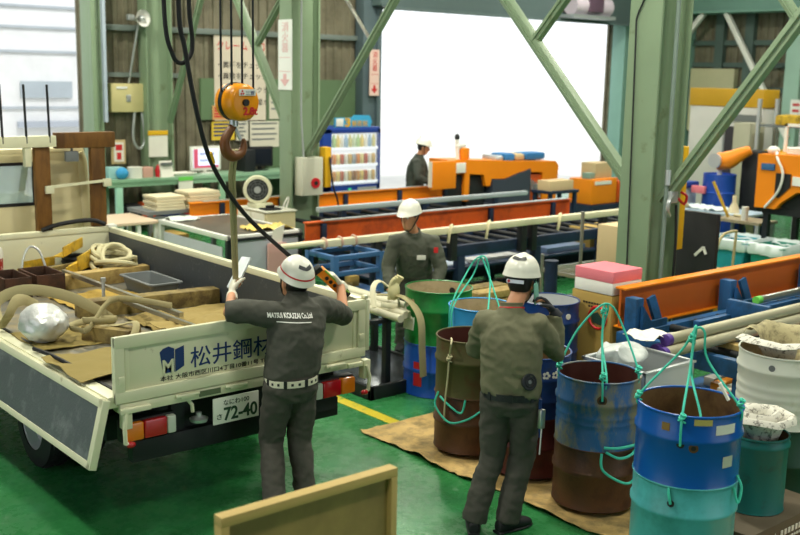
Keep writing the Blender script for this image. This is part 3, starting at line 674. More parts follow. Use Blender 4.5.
G().box((11.9, 12.95, .55), (12.28, 13.4, 1.14), .02).build('motor_housing', m_chassis, sw); G().box((12.41, 12.98, .5), (12.85, 13.4, 1.12), .03).build('vise', m_chassis, sw)
pz([(12.93, .62), (12.93, 1.04), (13.26, 1.03), (13.88, 1.19), (13.88, .62)], 12.86, .5).build('blade_guard', mat('dark_guard', '#3a4250', .5), sw)
g = G().box((13.9, 12.94, .6), (14.24, 13.3, 1.08), .02); g.build('hydraulic_block', m_rust, sw)
for i in range(4): G().cyl((13.95+i*.07, 12.93, 1.0-.03*i), (13.97+i*.07, 12.9, .8-.05*i), .015, 8).build('hose', m_galv, sw)
G().box((14.02, 12.88, .72), (14.17, 12.94, .90), .01).build('gauge_box', m_grey, sw)
G().box((12.0, 12.8, 0), (14.6, 13.5, .58), .03).build('base', m_bluef, sw)
G().box((12.28, 12.95, 1.40), (12.44, 13.1, 1.60), .03).build('signal_head', m_orange, sw)
g = G().cyl((12.25, 13.05, 1.40), (12.22, 13.05, 1.74), .035); g.ell((12.3, 13.05, 1.63), (.12, .06, .06)); g.build('hose_fitting', m_white, sw); G().ell((12.22, 13.05, 1.78), (.045, .045, .06)).build('knob', m_chassis, sw)
for i, (x0, x1, h, m, l) in enumerate(((13.1, 13.32, .10, m_galv, 'grey cover lying on the orange saw arm'), (13.35, 13.6, .13, mat('tarp_blue', '#2f78b8', .6), 'blue cloth bundle on the orange saw arm'), (13.62, 13.85, .12, m_card2, 'brown carton on the orange saw arm between blue cloths'), (13.88, 14.4, .12, MATS['tarp_blue'], 'longer blue cloth bundle at the right end of the orange saw'))):
    G().box((x0, 13.0, 1.335), (x1, 13.35, 1.335+h), .04).jitter(.02, 9).build('cover_bundle', m, None, l, 'bundle')
G().box((13.45, 12.0, .89), (14.05, 12.3, 1.06), .01).build('carton', m_card2, None, 'tan carton on the rail in front of the orange saw', 'carton')
t = thing('side_table', (13.7, 12.1, 0), 'dark blue steel table holding a tan carton in front of the orange saw', 'table')
G().box((13.4, 11.95, .84), (14.15, 12.4, .89), .006).build('tabletop', m_bluef, t)
for x in (13.46, 14.09):
    for y in (12.0, 12.35): G().box((x-.03, y-.03, 0), (x+.03, y+.03, .84)).build('leg', m_bluef, t)
t = thing('small_saw', (16.8, 13.8, 0), 'orange machine block with white lettering band beside the large column', 'machine')
G().box((16.36, 13.5, .30), (17.16, 14.1, .81), .03).build('body', m_orange, t); G().box((16.45, 13.48, .70), (16.95, 13.505, .77)).build('lettering_band', m_white, t); G().box((16.3, 13.45, 0), (18.2, 14.2, .3), .02).build('base', m_bluef, t); G().box((17.2, 13.5, .30), (17.9, 14.1, .74), .03).build('bed', m_rust, t)
G().box((16.6, 13.62, .81), (17.12, 14.0, 1.12), .01).build('carton', m_card2, None, 'tan carton standing on the orange machine block', 'carton'); G().box((16.40, 13.6, .81), (16.57, 13.8, .93), .01).build('parts_box', mat('green_grey', '#8aa59a', .5), None, 'small green-grey box left of the tan carton on the machine block', 'box')
# conveyor C, at the right: orange beam, blue brackets
cc = thing('roller_conveyor', (9.3, 4.8, 0), 'blue roller conveyor with long orange beam right of the carton and drums', 'conveyor')
beam_h(cc, 7.02, 11.9, 5.42, .74, 1.09, m_orange, m_rust2, (), .11)
for x in (7.06, 8.45, 9.85, 11.2):
    g = G().box((x-.05, 5.24, .30), (x+.05, 5.36, 1.02), .006); g.bar((x+.22, 5.30, 1.0), (x+.30, 5.24, .72), .03, .10, (1, 0, 0)); g.prism([(0, 0), (.34, 0), (.34, .16), (.12, .16), (0, .3)], (x, 5.2, .66), YX, YZ, (0, .03, 0))
    g.build('bracket', m_bluec, cc)
for y in (4.18, 5.22): G().box((6.9, y-.04, .60), (11.8, y+.04, .76), .006).build('side_rail', m_bluec, cc)
G().box((6.84, 4.14, .62), (6.92, 5.30, .76), .006).build('end_rail', m_bluec, cc)
for x in (6.95, 8.5, 10.1, 11.7):
    for y in (4.18, 5.22): G().box((x-.05, y-.05, 0), (x+.05, y+.05, .60), .006).build('leg', m_bluec, cc)
for i in range(14): G().cyl((7.1+i*.34, 4.22, .73), (7.1+i*.34, 5.18, .73), .035, 12).build('roller', m_chassis, cc)
for y in (4.72, 4.98): G().box((7.5, y-.03, .76), (11.6, y+.03, .82), .004).build('slide_bar', m_bluec, cc)
for x in (8.0, 9.6): G().box((x-.03, 4.6, .76), (x+.03, 5.0, .95), .006).build('stop', m_bluec, cc)
G().box((7.2, 4.4, .22), (11.6, 5.1, .25)).build('lower_shelf', m_bluec, cc)
g = G().box((7.6, 4.26, .66), (8.9, 4.6, .70), .004); g.build('tray_plate', m_rust, cc)
# the three wrapped bars with purple ends, and other stock on conveyor C
for i, (y, z, l) in enumerate(((4.43, .852, 'lower front bar with purple end, of the three on the right conveyor'), (4.525, .852, 'lower back bar with purple end, of the three on the right conveyor'), (4.477, .930, 'upper bar with purple end, of the three on the right conveyor'))):
    t = thing('round_bar', (9, y, z), l, 'steel bar', 'purple-ended bars on the right conveyor')
    G().cyl((6.30+.05*i, y, z), (11.7, y, z), .044, 20).build('shaft', mat('dull_wrap', '#b9b49a', .4, .3), t); G().cyl((6.26+.05*i, y, z), (6.31+.05*i, y, z), .046, 20).build('purple_end', mat('purple_paint', '#5b3f96', .5), t)
for x, l in ((7.1, 'wooden packing strip under the purple-ended bars, nearer the purple ends'), (9.5, 'wooden packing strip under the purple-ended bars, farther along')): G().box((x, 4.30, .762), (x+.1, 4.66, .806)).build('packing_strip', m_wood2, None, l, 'strip')
t = thing('round_bar', (10, 5.0, .87), 'thinner bar with green end lying behind the purple-ended bars', 'steel bar')
G().cyl((8.55, 5.03, .865), (11.7, 5.03, .865), .035, 16).build('shaft', m_steel, t); G().cyl((8.49, 5.03, .865), (8.56, 5.03, .865), .037, 16).build('green_end', mat('lime_paint', '#6fd05a', .5), t)
paper('film_scrap', m_paper, 6.20, 6.55, 4.48, 4.75, .93, 'white paper scrap wrapped over the purple bar ends', .05, 8)
for i, (y, z, c, l) in enumerate(((4.50, .30, '#c2401e', 'red-orange flat bar on the lower shelf of the right conveyor'), (4.62, .30, '#d8d2c0', 'pale flat bar on the lower shelf of the right conveyor'), (4.75, .30, '#d98a22', 'amber flat bar on the lower shelf of the right conveyor'), (4.88, .30, '#a8a8a2', 'grey flat bar on the lower shelf of the right conveyor'))):
    G().box((7.3+.1*i, y-.05, .252), (11, y+.05, .33), .006).build('flat_bar', mat('flat_%d' % i, c, .45), None, l, 'steel bar')
G().box((8.0, 4.3, .76), (9.2, 4.36, .80), .004).build('flat_bar', mat('flat_1', '#d8d2c0'), None, 'pale flat bar lying in front of the purple-ended bars', 'steel bar')
# chrome wire shelf behind the man with the phone
ws = thing('wire_shelf', (9.6, 7.8, 0), 'chrome wire shelf rack standing left of the large green column', 'shelf rack')
for x in (9.0, 10.4):
    for y in (7.53, 8.1): G().cyl((x, y, 0), (x, y, 1.36 if x < 9.5 and y < 7.8 else .80), .02, 12).build('post', m_steel, ws)
for z in (.25, .62):
    g = G()
    for k in range(14): y = 7.53+.57*k/13; g.box((9.0, y-.004, z), (10.4, y+.004, z+.008))
    for y in (7.53, 8.1): g.box((9.0, y-.008, z-.03), (10.4, y+.008, z+.01))
    for x in (9.0, 9.7, 10.4): g.box((x-.008, 7.53, z-.03), (x+.008, 8.1, z+.01))
    g.build('wire_tray', m_steel, ws)
G().box((9.85, 7.6, .63), (10.3, 8.0, 1.10), .008).build('carton', m_card2, None, 'pale carton on the chrome wire shelf by the large column', 'carton')
for i, (x, y, h, m, l) in enumerate(((8.2, 7.25, .92, m_bluef, 'dark blue stub post standing behind the phone user'), )):
    g = G().cyl((x, y, 0), (x, y, h), .07, 20); g.cyl((x, y, h), (x, y, h+.01), .074, 20); g.box((x-.18, y-.18, 0), (x+.18, y+.18, .03)); g.build('stub_post', m, None, l, 'post')
for i, (x0, x1, y, z, m, l) in enumerate(((8.0, 8.85, 8.3, .0, m_wood2, 'pale timber stack on the floor behind the chrome rack'), (8.0, 8.8, 8.55, .0, m_wood3, 'darker timber stack on the floor behind the chrome rack'))):
    g = G()
    for k in range(4): g.box((x0+.03*k, y-.1, .03+k*.1), (x1, y+.1, .11+k*.1), .005)
    g.box((x0+.2, y-.1, 0), (x0+.3, y+.1, .03)); g.build('timber_stack', m, None, l, 'timber')
# steel offcut rack between truck and green drum
rk = thing('offcut_rack', (6.0, 7.3, 0), 'low black steel rack with a base tray right of the truck tail', 'rack')
G().box((5.52, 6.9, .06), (6.45, 8.0, .10), .01).build('base_tray', mat('dark_sheet_steel', '#50565c', .25, .6), rk)
g = G()
for a, b in (((5.5, 6.88), (6.47, 6.92)), ((5.5, 7.98), (6.47, 8.02)), ((5.5, 6.88), (5.54, 8.02)), ((6.43, 6.88), (6.47, 8.02))): g.box((*a, 0), (*b, .12), .004)
g.build('rim', m_chassis, rk)
for x, y in ((5.75, 6.98), (5.75, 7.9), (6.35, 7.9)): G().box((x-.03, y-.03, .10), (x+.03, y+.03, .68), .004).build('post', m_chassis, rk)
for y in (6.98, 7.9): G().box((5.55, y-.03, .66), (6.4, y+.03, .70), .004).build('rail', m_chassis, rk)
for i in range(5):
    x = 5.72+.09*i; z = .735+.015*(i % 2)
    G().cyl((x, 6.75+.04*i, z), (x+.05, 8.15, z), .035, 12).build('wrapped_bar', mat('bar_wrap', '#c6c2aa', .5), None, ['wrapped bar nearest the truck on the black rack', 'second wrapped bar from the truck on the black rack', 'middle wrapped bar on the black rack', 'fourth wrapped bar from the truck on the black rack', 'wrapped bar farthest from the truck on the black rack'][i], 'bar', 'wrapped bars on the black rack')
strap([(5.92, 7.3, .83), (5.88, 6.9, .88), (5.86, 6.66, .75), (5.86, 6.62, .45), (5.88, 6.62, .22)], .075, .02, 'khaki sling hanging down from the wrapped bars on the black rack')
strap([(5.62, 7.0, .80), (5.70, 7.12, .95), (5.85, 7.2, .98), (5.95, 7.1, .86), (5.85, 6.95, .80), (5.7, 7.0, .82)], .05, .018, 'pale strap looped over the wrapped bars on the black rack', 'strap', mat('pale_strap', '#d3ceb2', .8), cat='strap')
g = G()
for k in range(5): g.tube([(5.83+.012*k, 7.05, .84), (5.83+.02*k, 7.03, .98), (5.85+.022*k, 7.0, 1.06-.01*abs(k-2))], .018, 8, sub=3)
g.ell((5.87, 7.03, .92), (.06, .04, .09)).build('work_glove', mat('cream_glove', '#d8d0a2', .9), None, 'cream work glove stuck upright on the wrapped bars', 'glove')
# ---------------------------------------------------------------- back left: bench, posters, vending machine, cabinet, fan
wb = thing('workbench', (9.6, 16.95, 0), 'long pale green workbench along the corrugated back wall', 'workbench')
G().box((7.54, 16.58, .90), (11.75, 16.97, .95)).box((7.54, 16.97, .90), (8.38, 17.25, .95)).box((9.12, 16.97, .90), (11.75, 17.25, .95)).build('tabletop', mat('bench_green', '#93b99c', .4), wb)
G().box((7.56, 16.6, .82), (11.7, 16.64, .90)).build('apron', MATS['bench_green'], wb)
for x in (7.75, 9.75, 11.6):
    for y in (16.64, 17.2): G().box((x-.06, y-.035, 0), (x+.06, y+.035, .82), .006).build('leg', MATS['bench_green'] if x > 8 else mat('mint_leg', '#a9d6c2', .4), wb)
G().box((7.8, 16.62, .22), (11.6, 16.97, .25)).build('lower_shelf', m_grey, wb)
for i, (x0, x1, z0, z1, m, l) in enumerate(((7.9, 8.2, .25, .5, m_black, 'black bag on the shelf under the bench end'), (8.22, 8.48, .25, .52, mat('orange_tool', '#d0582a', .5), 'orange power tool under the bench'), (8.6, 8.95, .25, .6, m_navy, 'dark blue case under the bench'), (9.05, 9.35, .25, .66, m_red, 'red case under the bench near the hanging sheet'))):
    G().box((x0, 16.68, z0), (x1, 16.94, z1), .05).jitter(.015, 7).build('tool_case', m, None, l, 'case')
# on the bench
G().box((7.62, 16.72, .95), (7.9, 16.95, 1.15), .02).build('dispenser_box', mat('pale_cyan', '#9cc8c8', .5), None, 'pale cyan dispenser box at the left end of the bench', 'box')
G().ell((7.84, 16.68, 1.05), (.11, .09, .10)).build('cloth_bundle', mat('sky_cloth', '#3f9fd8', .8), None, 'sky blue cloth bundle at the left end of the bench', 'cloth')
G().lathe([(.02, 0), (.13, 0), (.13, .19), (.02, .19)], (8.12, 16.78, .95), 24, (0, 0, 1)).build('paper_roll', m_paper, None, 'white paper roll standing on the bench', 'paper roll')
G().box((8.25, 16.72, .95), (8.44, 16.9, 1.13), .01).build('tissue_box', mat('dusty_pink', '#cf9f92', .6), None, 'dusty pink box right of the white roll', 'box')
G().lathe([(0, 0), (.05, 0), (.06, .12), (.03, .2), (.0, .22)], (8.55, 16.75, .95), 16).build('bottle', m_red, None, 'small red bottle on the bench below the column', 'bottle')
t = thing('framed_notice', (8.03, 17.0, .95), 'beige framed notice standing at the back of the bench', 'notice')
G().box((7.9, 17.2, 1.16), (8.16, 17.24, 1.58), .008).build('frame', mat('frame_beige', '#c7b083', .6), t); G().box((7.94, 17.19, 1.20), (8.12, 17.2, 1.54)).build('sheet', m_paper, t); G().box((7.97, 17.185, 1.40), (8.09, 17.19, 1.50)).box((7.99, 17.185, 1.24), (8.07, 17.19, 1.36)).build('print', m_pred, t)
def leaf_cal(x, y, z, w, h, label, band, name='calendar'):
    t = thing(name, (x, y, z), label, 'calendar')
    G().prism([(-.09, 0), (.09, 0), (0, h)], (x, y, z), (0, 1, 0), YZ, (w, 0, 0)).build('stand', m_paper, t); G().box((x+.01, y-.075, z+h*.75), (x+w-.01, y-.03, z+h*.9)).build('header', band, t); return t
leaf_cal(8.55, 16.72, .95, .24, .28, 'folded white desk calendar on the bench below the hanging pad', m_grey)
t = thing('hanging_pad', (8.46, 16.9, 1.3), 'white paper pad with yellow top hanging on the column', 'paper pad')
G().box((8.50, 16.985, 1.28), (8.86, 17.0, 1.70)).build('sheet', m_paper, t); G().box((8.49, 16.975, 1.66), (8.87, 17.005, 1.74), .005).build('yellow_binding', m_yellow, t)
tub(G(), (9.05, 16.85, .95), .22, .14, .05).build('tray', m_paper, None, 'flat white tray of papers on the bench left of the screen', 'tray')
def monitor(x, y, w, h, z, label, scr, bez):
    t = thing('monitor', (x, y, .95), label, 'monitor'); G().box((x-w/2, y-.03, z), (x+w/2, y+.03, z+h), .012).build('casing', bez, t); s = G().box((x-w/2+.05, y-.036, z+.05), (x+w/2-.05, y-.03, z+h-.05)).build('screen', scr, t)
    G().box((x-.03, y+.0, .96), (x+.03, y+.05, z+.05)).box((x-.12, y-.09, .95), (x+.12, y+.09, .965)).build('stand', bez, t); return s
s = monitor(9.62, 17.0, .62, .44, 1.0, 'white monitor with a lit pale screen on the bench', m_screen, m_white)
G().box((9.37, 16.955, 1.05), (9.45, 16.963, 1.39)).box((9.45, 16.955, 1.05), (9.87, 16.963, 1.09)).build('menu_bar', mat('screen_red', '#c4506a', .4, emit=.4, var=0), s.parent)
g = G()
for k in range(2): 
    for j in range(6): g.box((9.5+j*.05, 16.955, 1.17+.12*k), (9.53+j*.05, 16.962, 1.20+.12*k))
g.build('screen_text', mat('screen_grey', '#8890b8', .5, var=0), s.parent)
monitor(10.82, 17.02, .54, .38, 1.02, 'dark switched-off monitor on the bench behind the hook', mat('dark_screen', '#20242c', .2), m_black)
G().box((10.35, 16.8, .95), (10.58, 17.15, 1.36), .02).build('computer_tower', m_chassis, None, 'black computer tower standing left of the dark monitor', 'computer')
g = G().box((8.84, 16.56, .58), (9.12, 16.575, .90)); o = g.build('hanging_sheet', m_paper, None, 'white sheet with green header taped to the bench edge', 'sheet'); G().box((8.84, 16.552, .88), (9.12, 16.562, .95)).build('header', mat('lime_header', '#6fcf5a', .6), o)
# wall: box, flood light, conduit, posters
t = thing('switch_box', (8.2, 17.2, 2.05), 'beige switch box on the corrugated wall left of the column', 'switch box')
G().box((7.9, 17.16, 2.06), (8.56, 17.36, 2.55), .015).build('body', mat('beige_box', '#cfc48e', .5), t); G().box((8.18, 17.145, 2.24), (8.26, 17.165, 2.36), .004).build('latch', m_galv, t); G().box((8.0, 17.15, 2.46), (8.2, 17.162, 2.5)).build('nameplate', m_white, t)
t = thing('flood_light', (8.35, 17.0, 3.6), 'round flood lamp on a pole above the beige switch box', 'lamp')
G().lathe([(.03, .18), (.06, .12), (.13, .0), (.15, -.02), (.14, -.01), (.05, .09)], (8.42, 16.95, 3.66), 24, (-.2, .9, -.1)).build('reflector', m_white, t); G().ell((8.42, 16.97, 3.66), (.05, .05, .05)).build('bulb', m_galv, t); G().cyl((8.42, 17.1, 3.62), (8.30, 17.3, 2.56), .02).build('pole', m_galv, t); G().box((8.18, 17.0, 3.62), (8.3, 17.1, 3.72), .02).build('ballast', m_galv, t)
G().tube([(8.35, 17.2, 2.08), (8.30, 17.18, 1.6), (8.42, 17.18, 1.42), (8.52, 17.18, 1.6), (8.48, 17.2, 2.05)], .025, 8, sub=5).build('cable_loop', m_galv, None, 'pale cable loop hanging below the beige switch box', 'cable')
def poster(x0, x1, z0, z1, m, label, rows, y=17.29, name='poster', cat='poster', yb=None):
    o = G().box((x0, y, z0), (x1, y+.012, z1)).build(name, m, None, label, cat)
    for s, fx, fz, sz, mm, w_ in rows: text(s, (x0+fx*(x1-x0), y-.002, z0+fz*(z1-z0)), YX, YZ, sz, mm, o, 'lettering', w_*(x1-x0) if w_ else None, depth=.0006, bold=.0015)
    return o
m_post = mat('poster_paper', '#cfc4b4', .7)
poster(10.0, 11.12, 1.88, 3.52, m_post, 'tall paper poster with red heading behind the hoist block', (('クレーム ゼロ', .04, .80, .19, m_pred, .92), ('・員種をチェック', .03, .60, .13, m_print, .94), ('・員数をチェック', .03, .475, .13, m_print, .94), ('・材質をチェック !!', .03, .32, .13, m_print, .94), ('・チャージ No確認 !!', .03, .18, .13, m_print, .94)))
for i, (x0, x1, z0, z1, c, l) in enumerate(((9.95, 10.42, 1.90, 2.16, '#d9a06a', 'small orange-brown notice below the tall poster'), (9.93, 10.42, 1.52, 1.86, '#d8b83a', 'yellow notice with blue picture beside the hook'), (10.46, 10.72, 1.50, 1.86, '#cfcabc', 'narrow pale notice right of the hook'), (10.76, 11.42, 1.36, 1.86, '#d2cdbd', 'pale printed sheet beside the column brace'), (11.2, 11.5, 1.9, 2.5, '#cdc7b6', 'narrow pale chart right of the tall poster'))):
    o = G().box((x0, 17.285, z0), (x1, 17.297, z1)).build('notice', mat('notice_%d' % i, c, .7), None, l, 'notice')
    g = G()
    for k in range(4): g.box((x0+.04, 17.281, z1-.06-(z1-z0)*.2*k), (x1-.05-.05*(k % 2), 17.285, z1-.03-(z1-z0)*.2*k))
    g.build('print_lines', [m_pred, m_pblue, m_grey, m_grey, m_grey][i], o)
# signs
def vsign(o, x, y, w, h, label, bgm, ink, name='sign'):
    """upright sign: vertical lettering above, two rules, arrow down below"""
    o, x, y = V(o), V(x), V(y); n = x.cross(y)
    g = G(); g.prism([(0, 0), (w, 0), (w, h), (0, h)], o, x, y, -n*.012); s = g.build(name, bgm, None, label, 'sign')
    for i, c in enumerate('消火器'): text(c, o+x*(w*.26)+y*(h*(.84-.145*i))+n*.003, x, y, h*.15, ink, s, 'lettering', w*.48, depth=.001)
    g = G()
    for f in (.46, .26): g.prism([(w*.1, h*f), (w*.9, h*f), (w*.9, h*f+.008), (w*.1, h*f+.008)], o+n*.001, x, y, n*.002)
    g.build('rule', ink, s)
    G().prism([(w*.5, h*.05), (w*.85, h*.15), (w*.62, h*.15), (w*.62, h*.23), (w*.38, h*.23), (w*.38, h*.15), (w*.15, h*.15)], o+n*.001, x, y, n*.002).build('arrow', ink, s)
    return s
m_pale = mat('faded_pink', '#e3b6b8', .6, var=0)
vsign((8.485, 12.86, 2.56), (0, -1, 0), YZ, .34, .98, 'white sign with faded pink arrow on the middle column', mat('sign_white', '#eef0ee', .5), m_pale)
vsign((13.40, 16.96, 2.36), YX, YZ, .25, .92, 'narrow sign with red lettering on the slate door post', mat('sign_pink', '#e9c9c0', .5), m_pred)
# column switch box with the red button
t = thing('push_button_box', (8.75, 12.45, 1.07), 'grey box with round red button on the middle column', 'switch box')
G().box((8.56, 12.36, 1.06), (8.93, 12.545, 1.61), .012).build('body', mat('box_grey', '#c9cab8', .5), t); G().cyl((8.79, 12.36, 1.24), (8.79, 12.34, 1.24), .075, 24).build('red_button', m_red, t); G().cyl((8.79, 12.34, 1.24), (8.79, 12.33, 1.24), .03, 16).build('button_centre', m_print, t)
G().tube([(8.64, 12.44, 1.61), (8.63, 12.49, 2.2), (8.63, 12.49, 3.2), (8.63, 12.49, 4.6)], .014, 8).build('conduit', m_galv, None, 'thin conduit rising from the red button box', 'conduit')
G().box((9.03, 12.45, 1.15), (9.14, 12.6, 1.74), .01).build('yellow_rail', m_yellow, None, 'yellow corner guard beside the red button box', 'guard')
G().tube([(9.09, 12.42, 1.6), (9.12, 12.38, 1.2), (9.2, 12.36, .95), (9.22, 12.37, .7)], .014, 8, sub=5).build('hanging_cable', m_black, None, 'black cable hanging beside the yellow corner guard', 'cable')
# vending machine
vm = thing('vending_machine', (11.75, 15.75, 0), 'blue vending machine with a lit display of drinks behind the conveyors', 'vending machine')
g = G().box((11.03, 15.42, .05), (12.47, 16.1, 1.83), .03).build('cabinet', m_navyv, vm)
G().box((11.10, 15.38, .10), (11.30, 15.42, 1.8), .01).box((12.36, 15.38, .10), (12.44, 15.42, 1.8), .01).box((11.10, 15.38, 1.72), (12.44, 15.42, 1.80), .01).box((11.10, 15.38, .1), (12.44, 15.42, .78), .01).build('door_frame', m_navyv, vm)
G().box((11.3, 15.41, .78), (12.36, 15.418, 1.72)).build('back_lit_board', mat('display_white', '#dfe3ea', .5, emit=.6, var=0), vm)
for k in range(3):
    z = .80+.31*k; G().box((11.3, 15.36, z), (12.36, 15.41, z+.05), .004).build('price_rail', mat('rail_white', '#e9edf8', .4, emit=.6, var=0), vm)
    cols = ['#c88a4a', '#d9c27a', '#b0563a', '#e0e0d8', '#c9a86a', '#8a5a34'] if k == 0 else (['#d88a50', '#e7d9a0', '#c06050', '#e8e8e8', '#d0b078', '#a0a8b8'] if k == 1 else ['#a8c890', '#e8d080', '#e8e8e8', '#98b8d8', '#d0c890', '#c8d8c0'])
    for j in range(11):
        x = 11.35+j*.092; G().lathe([(0, 0), (.036, 0), (.040, .01), (.040, .16), (.03, .185), (.0, .187)] if k < 2 else [(0, 0), (.036, 0), (.038, .15), (.02, .19), (.02, .225), (0, .225)], (x, 15.385, z+.05), 12).build('drink_can' if k < 2 else 'drink_bottle', mat('drink_'+cols[j % 6][1:], cols[j % 6], .35), None, ['drink can on the bottom row of the vending machine display', 'drink can on the middle row of the vending machine display', 'drink bottle on the top row of the vending machine display'][k], 'drink', 'drinks in the vending machine')
G().box((11.29, 15.345, .77), (12.37, 15.352, 1.73)).build('glass_front', mat('display_pane', '#eef3f6', .05, alpha=.12, var=0), vm)
G().box((11.9, 15.36, .62), (12.34, 15.39, .72), .006).build('coin_panel', m_galv, vm); G().box((11.3, 15.36, .2), (12.0, 15.39, .42), .01).build('delivery_flap', m_chassis, vm); G().box((11.68, 15.355, .68), (11.74, 15.375, .71)).build('green_light', mat('led_green', '#3fd08a', .4, emit=.5), vm)
t = thing('topper_sign', (11.8, 15.5, 1.83), 'pale blue price sign with a yellow 3 on top of the vending machine', 'sign')
G().prism([(0, 0), (.82, 0), (.86, .1), (.80, .21), (.45, .22), (.40, .17), (0, .17)], (11.42, 15.45, 1.83), YX, YZ, (0, .03, 0)).build('board', mat('sign_cyan', '#3fa8dc', .5), t); G().box((11.44, 15.43, 1.845), (11.60, 15.45, 1.985), .01).build('white_panel', m_white, t)
text('3', (11.63, 15.44, 1.845), YX, YZ, .21, m_yellow, t, 'number', .13, bold=.008); text('番街前', (11.79, 15.44, 1.85), YX, YZ, .12, m_yellow, t, 'lettering', .38)
# beige cabinet, fan and remote
bc = thing('steel_cabinet', (7.87, 12.2, 0), 'beige steel cabinet with a fan on top before the middle column', 'cabinet')
G().box((7.63, 11.85, .03), (8.10, 12.6, .95), .01).build('body', m_beige, bc); G().box((7.615, 11.9, .08), (7.635, 12.22, .92), .006).box((7.615, 12.24, .08), (7.635, 12.57, .92), .006).build('door', mat('cab_white', '#dcd9c8', .5), bc); G().box((7.6, 12.19, .5), (7.62, 12.21, .6)).build('handle', m_galv, bc); G().box((7.61, 11.83, .935), (8.12, 12.62, .955), .006).build('top', mat('cab_top', '#cfcfc0', .5), bc)
fn = thing('box_fan', (7.85, 12.35, .955), 'cream desk fan with dark grille on the beige cabinet', 'fan')
G().box((7.70, 12.22, .955), (7.98, 12.46, 1.02), .02).build('base', m_cream, fn)
c = V((7.80, 12.34, 1.20)); ax = V((-.55, -.8, .05)).normalized()
G().lathe([(.03, -.10), (.17, -.09), (.20, -.05), (.20, .05), (.185, .07), (.15, .07), (.15, .03)], c, 32, ax).build('housing', m_cream, fn)
g = G().lathe([(.001, .055), (.15, .055)], c, 32, ax); g.build('grille_back', m_chassis, fn)
g = G()
for r in (.05, .085, .12): g.ring(c+ax*.07, r, .004, 28, 6, ax)
xx = ax.cross(V((0, 0, 1))).normalized(); yy = ax.cross(xx)
for k in range(10): a = 2*PI*k/10; g.cyl(c+ax*.07, c+ax*.07+(xx*math.cos(a)+yy*math.sin(a))*.15, .003, 6)
g.build('grille', m_grey, fn); G().cyl(c+ax*.06, c+ax*.085, .045, 20).build('hub', m_galv, fn)
g = G().box((7.68, 11.92, .955), (7.92, 12.12, .98), .008); g.box((7.74, 12.0, .98), (7.86, 12.05, 1.02), .01); g.build('telephone', m_black, None, 'black desk phone set on the beige cabinet', 'telephone')
G().tube([(7.95, 11.95, .96), (7.98, 11.93, 1.06), (8.02, 11.92, 1.12), (8.05, 11.95, 1.08), (8.03, 11.97, .98)], .012, 6, sub=4).build('cable_bundle', m_white, None, 'white cable bundle at the right end of the beige cabinet', 'cable')
# white-framed tables left of the cabinet
t = thing('frame_table', (6.9, 11.7, 0), 'white-framed table with a dark top behind the truck side board', 'table')
G().box((6.47, 10.9, .815), (7.5, 12.62, .845), .004).build('tabletop', mat('dark_top', '#5a554e', .35), t)
g = G()
for a, b in (((6.44, 10.87), (6.49, 12.65)), ((7.48, 10.87), (7.53, 12.65)), ((6.44, 12.6), (7.53, 12.65)), ((6.44, 10.87), (7.53, 10.92))): g.box((*a, .79), (*b, .85), .004)
g.build('top_frame', m_white, t)
for x in (6.47, 7.50):
    for y in (10.9, 12.62): G().box((x-.03, y-.03, 0), (x+.03, y+.03, .8)).build('leg', m_white if y > 11 else m_chassis, t)
G().box((6.52, 10.86, .26), (7.46, 10.875, .79)).build('front_sheet', mat('pale_grey_sheet', '#b9bcc9', .4), t); g = G().box((6.47, 10.84, .20), (7.5, 10.88, .26)); g.box((6.47, 10.84, .78), (7.53, 10.88, .815)); g.build('dark_frame', m_chassis, t)
G().box((6.44, 11.0, .3), (6.455, 12.5, .70)).build('side_sheet', mat('pale_lilac_sheet', '#cfcfdd', .4), t)
t = thing('side_bench', (6.1, 13.0, 0), 'low white-legged bench with brown top left of the dark-topped table', 'bench')
G().box((5.7, 12.7, .78), (6.5, 13.6, .82), .006).build('tabletop', mat('pinkish_top', '#c9b49c', .5), t)
for x in (5.75, 5.95, 6.2, 6.45):
    for y in (12.75, 13.55): G().box((x-.025, y-.025, 0), (x+.025, y+.025, .78)).build('leg', m_white, t)
G().box((6.55, 12.75, .0), (6.95, 13.2, .6), .01).build('carton', m_card, None, 'brown carton standing on the floor behind the white-framed table', 'carton')
for i, (x0, x1, h, l) in enumerate(((6.64, 7.1, .20, 'stack of cream boards on the table left of the orange beam'), (7.14, 7.66, .24, 'taller stack of cream boards on the orange beam table'))):
    g = G()
    for k in range(5): g.box((x0+.02*(k % 2), 13.1, .89+h*k/5), (x1-.015*(k % 3), 13.5, .89+h*(k+.85)/5), .004)
    g.build('board_stack', mat('cream_board', '#d9cfae', .7), None, l, 'boards')
t = thing('support_table', (7.1, 13.35, 0), 'grey steel table under the cream board stacks', 'table')
G().box((6.5, 13.06, .84), (7.9, 13.7, .89)).build('tabletop', m_grey, t)
for x in (6.55, 7.85):
    for y in (13.1, 13.65): G().box((x-.03, y-.03, 0), (x+.03, y+.03, .84)).build('leg', m_grey, t)
paper('glove_pile', mat('yellow_cloth', '#d8c070', .9), 6.9, 7.5, 11.0, 11.35, .85, 'pile of yellow work gloves on the dark-topped table', .08, 9, cat='gloves')
paper('film_pile', mat('pale_film', '#cfd8d2', .4), 6.5, 6.9, 12.3, 12.6, .85, 'crumpled pale film on the corner of the dark-topped table', .05, 9, cat='film')
o = G().box((6.98, 10.80, .30), (7.25, 10.83, .72)).build('pink_sheet', mat('pale_pink_sheet', '#d9a8a4', .7), None, 'pale pink sheet hanging on the table beside the cable', 'sheet')
G().prism([(0, 0), (.2, .06), (.24, .3), (.08, .26)], (7.0, 10.84, .62), (1, 0, .1), (0, .0, 1), (0, -.006, 0)).build('paper_tag', m_paper, None, 'white paper tag hanging on the table end beside the black cable', 'paper')
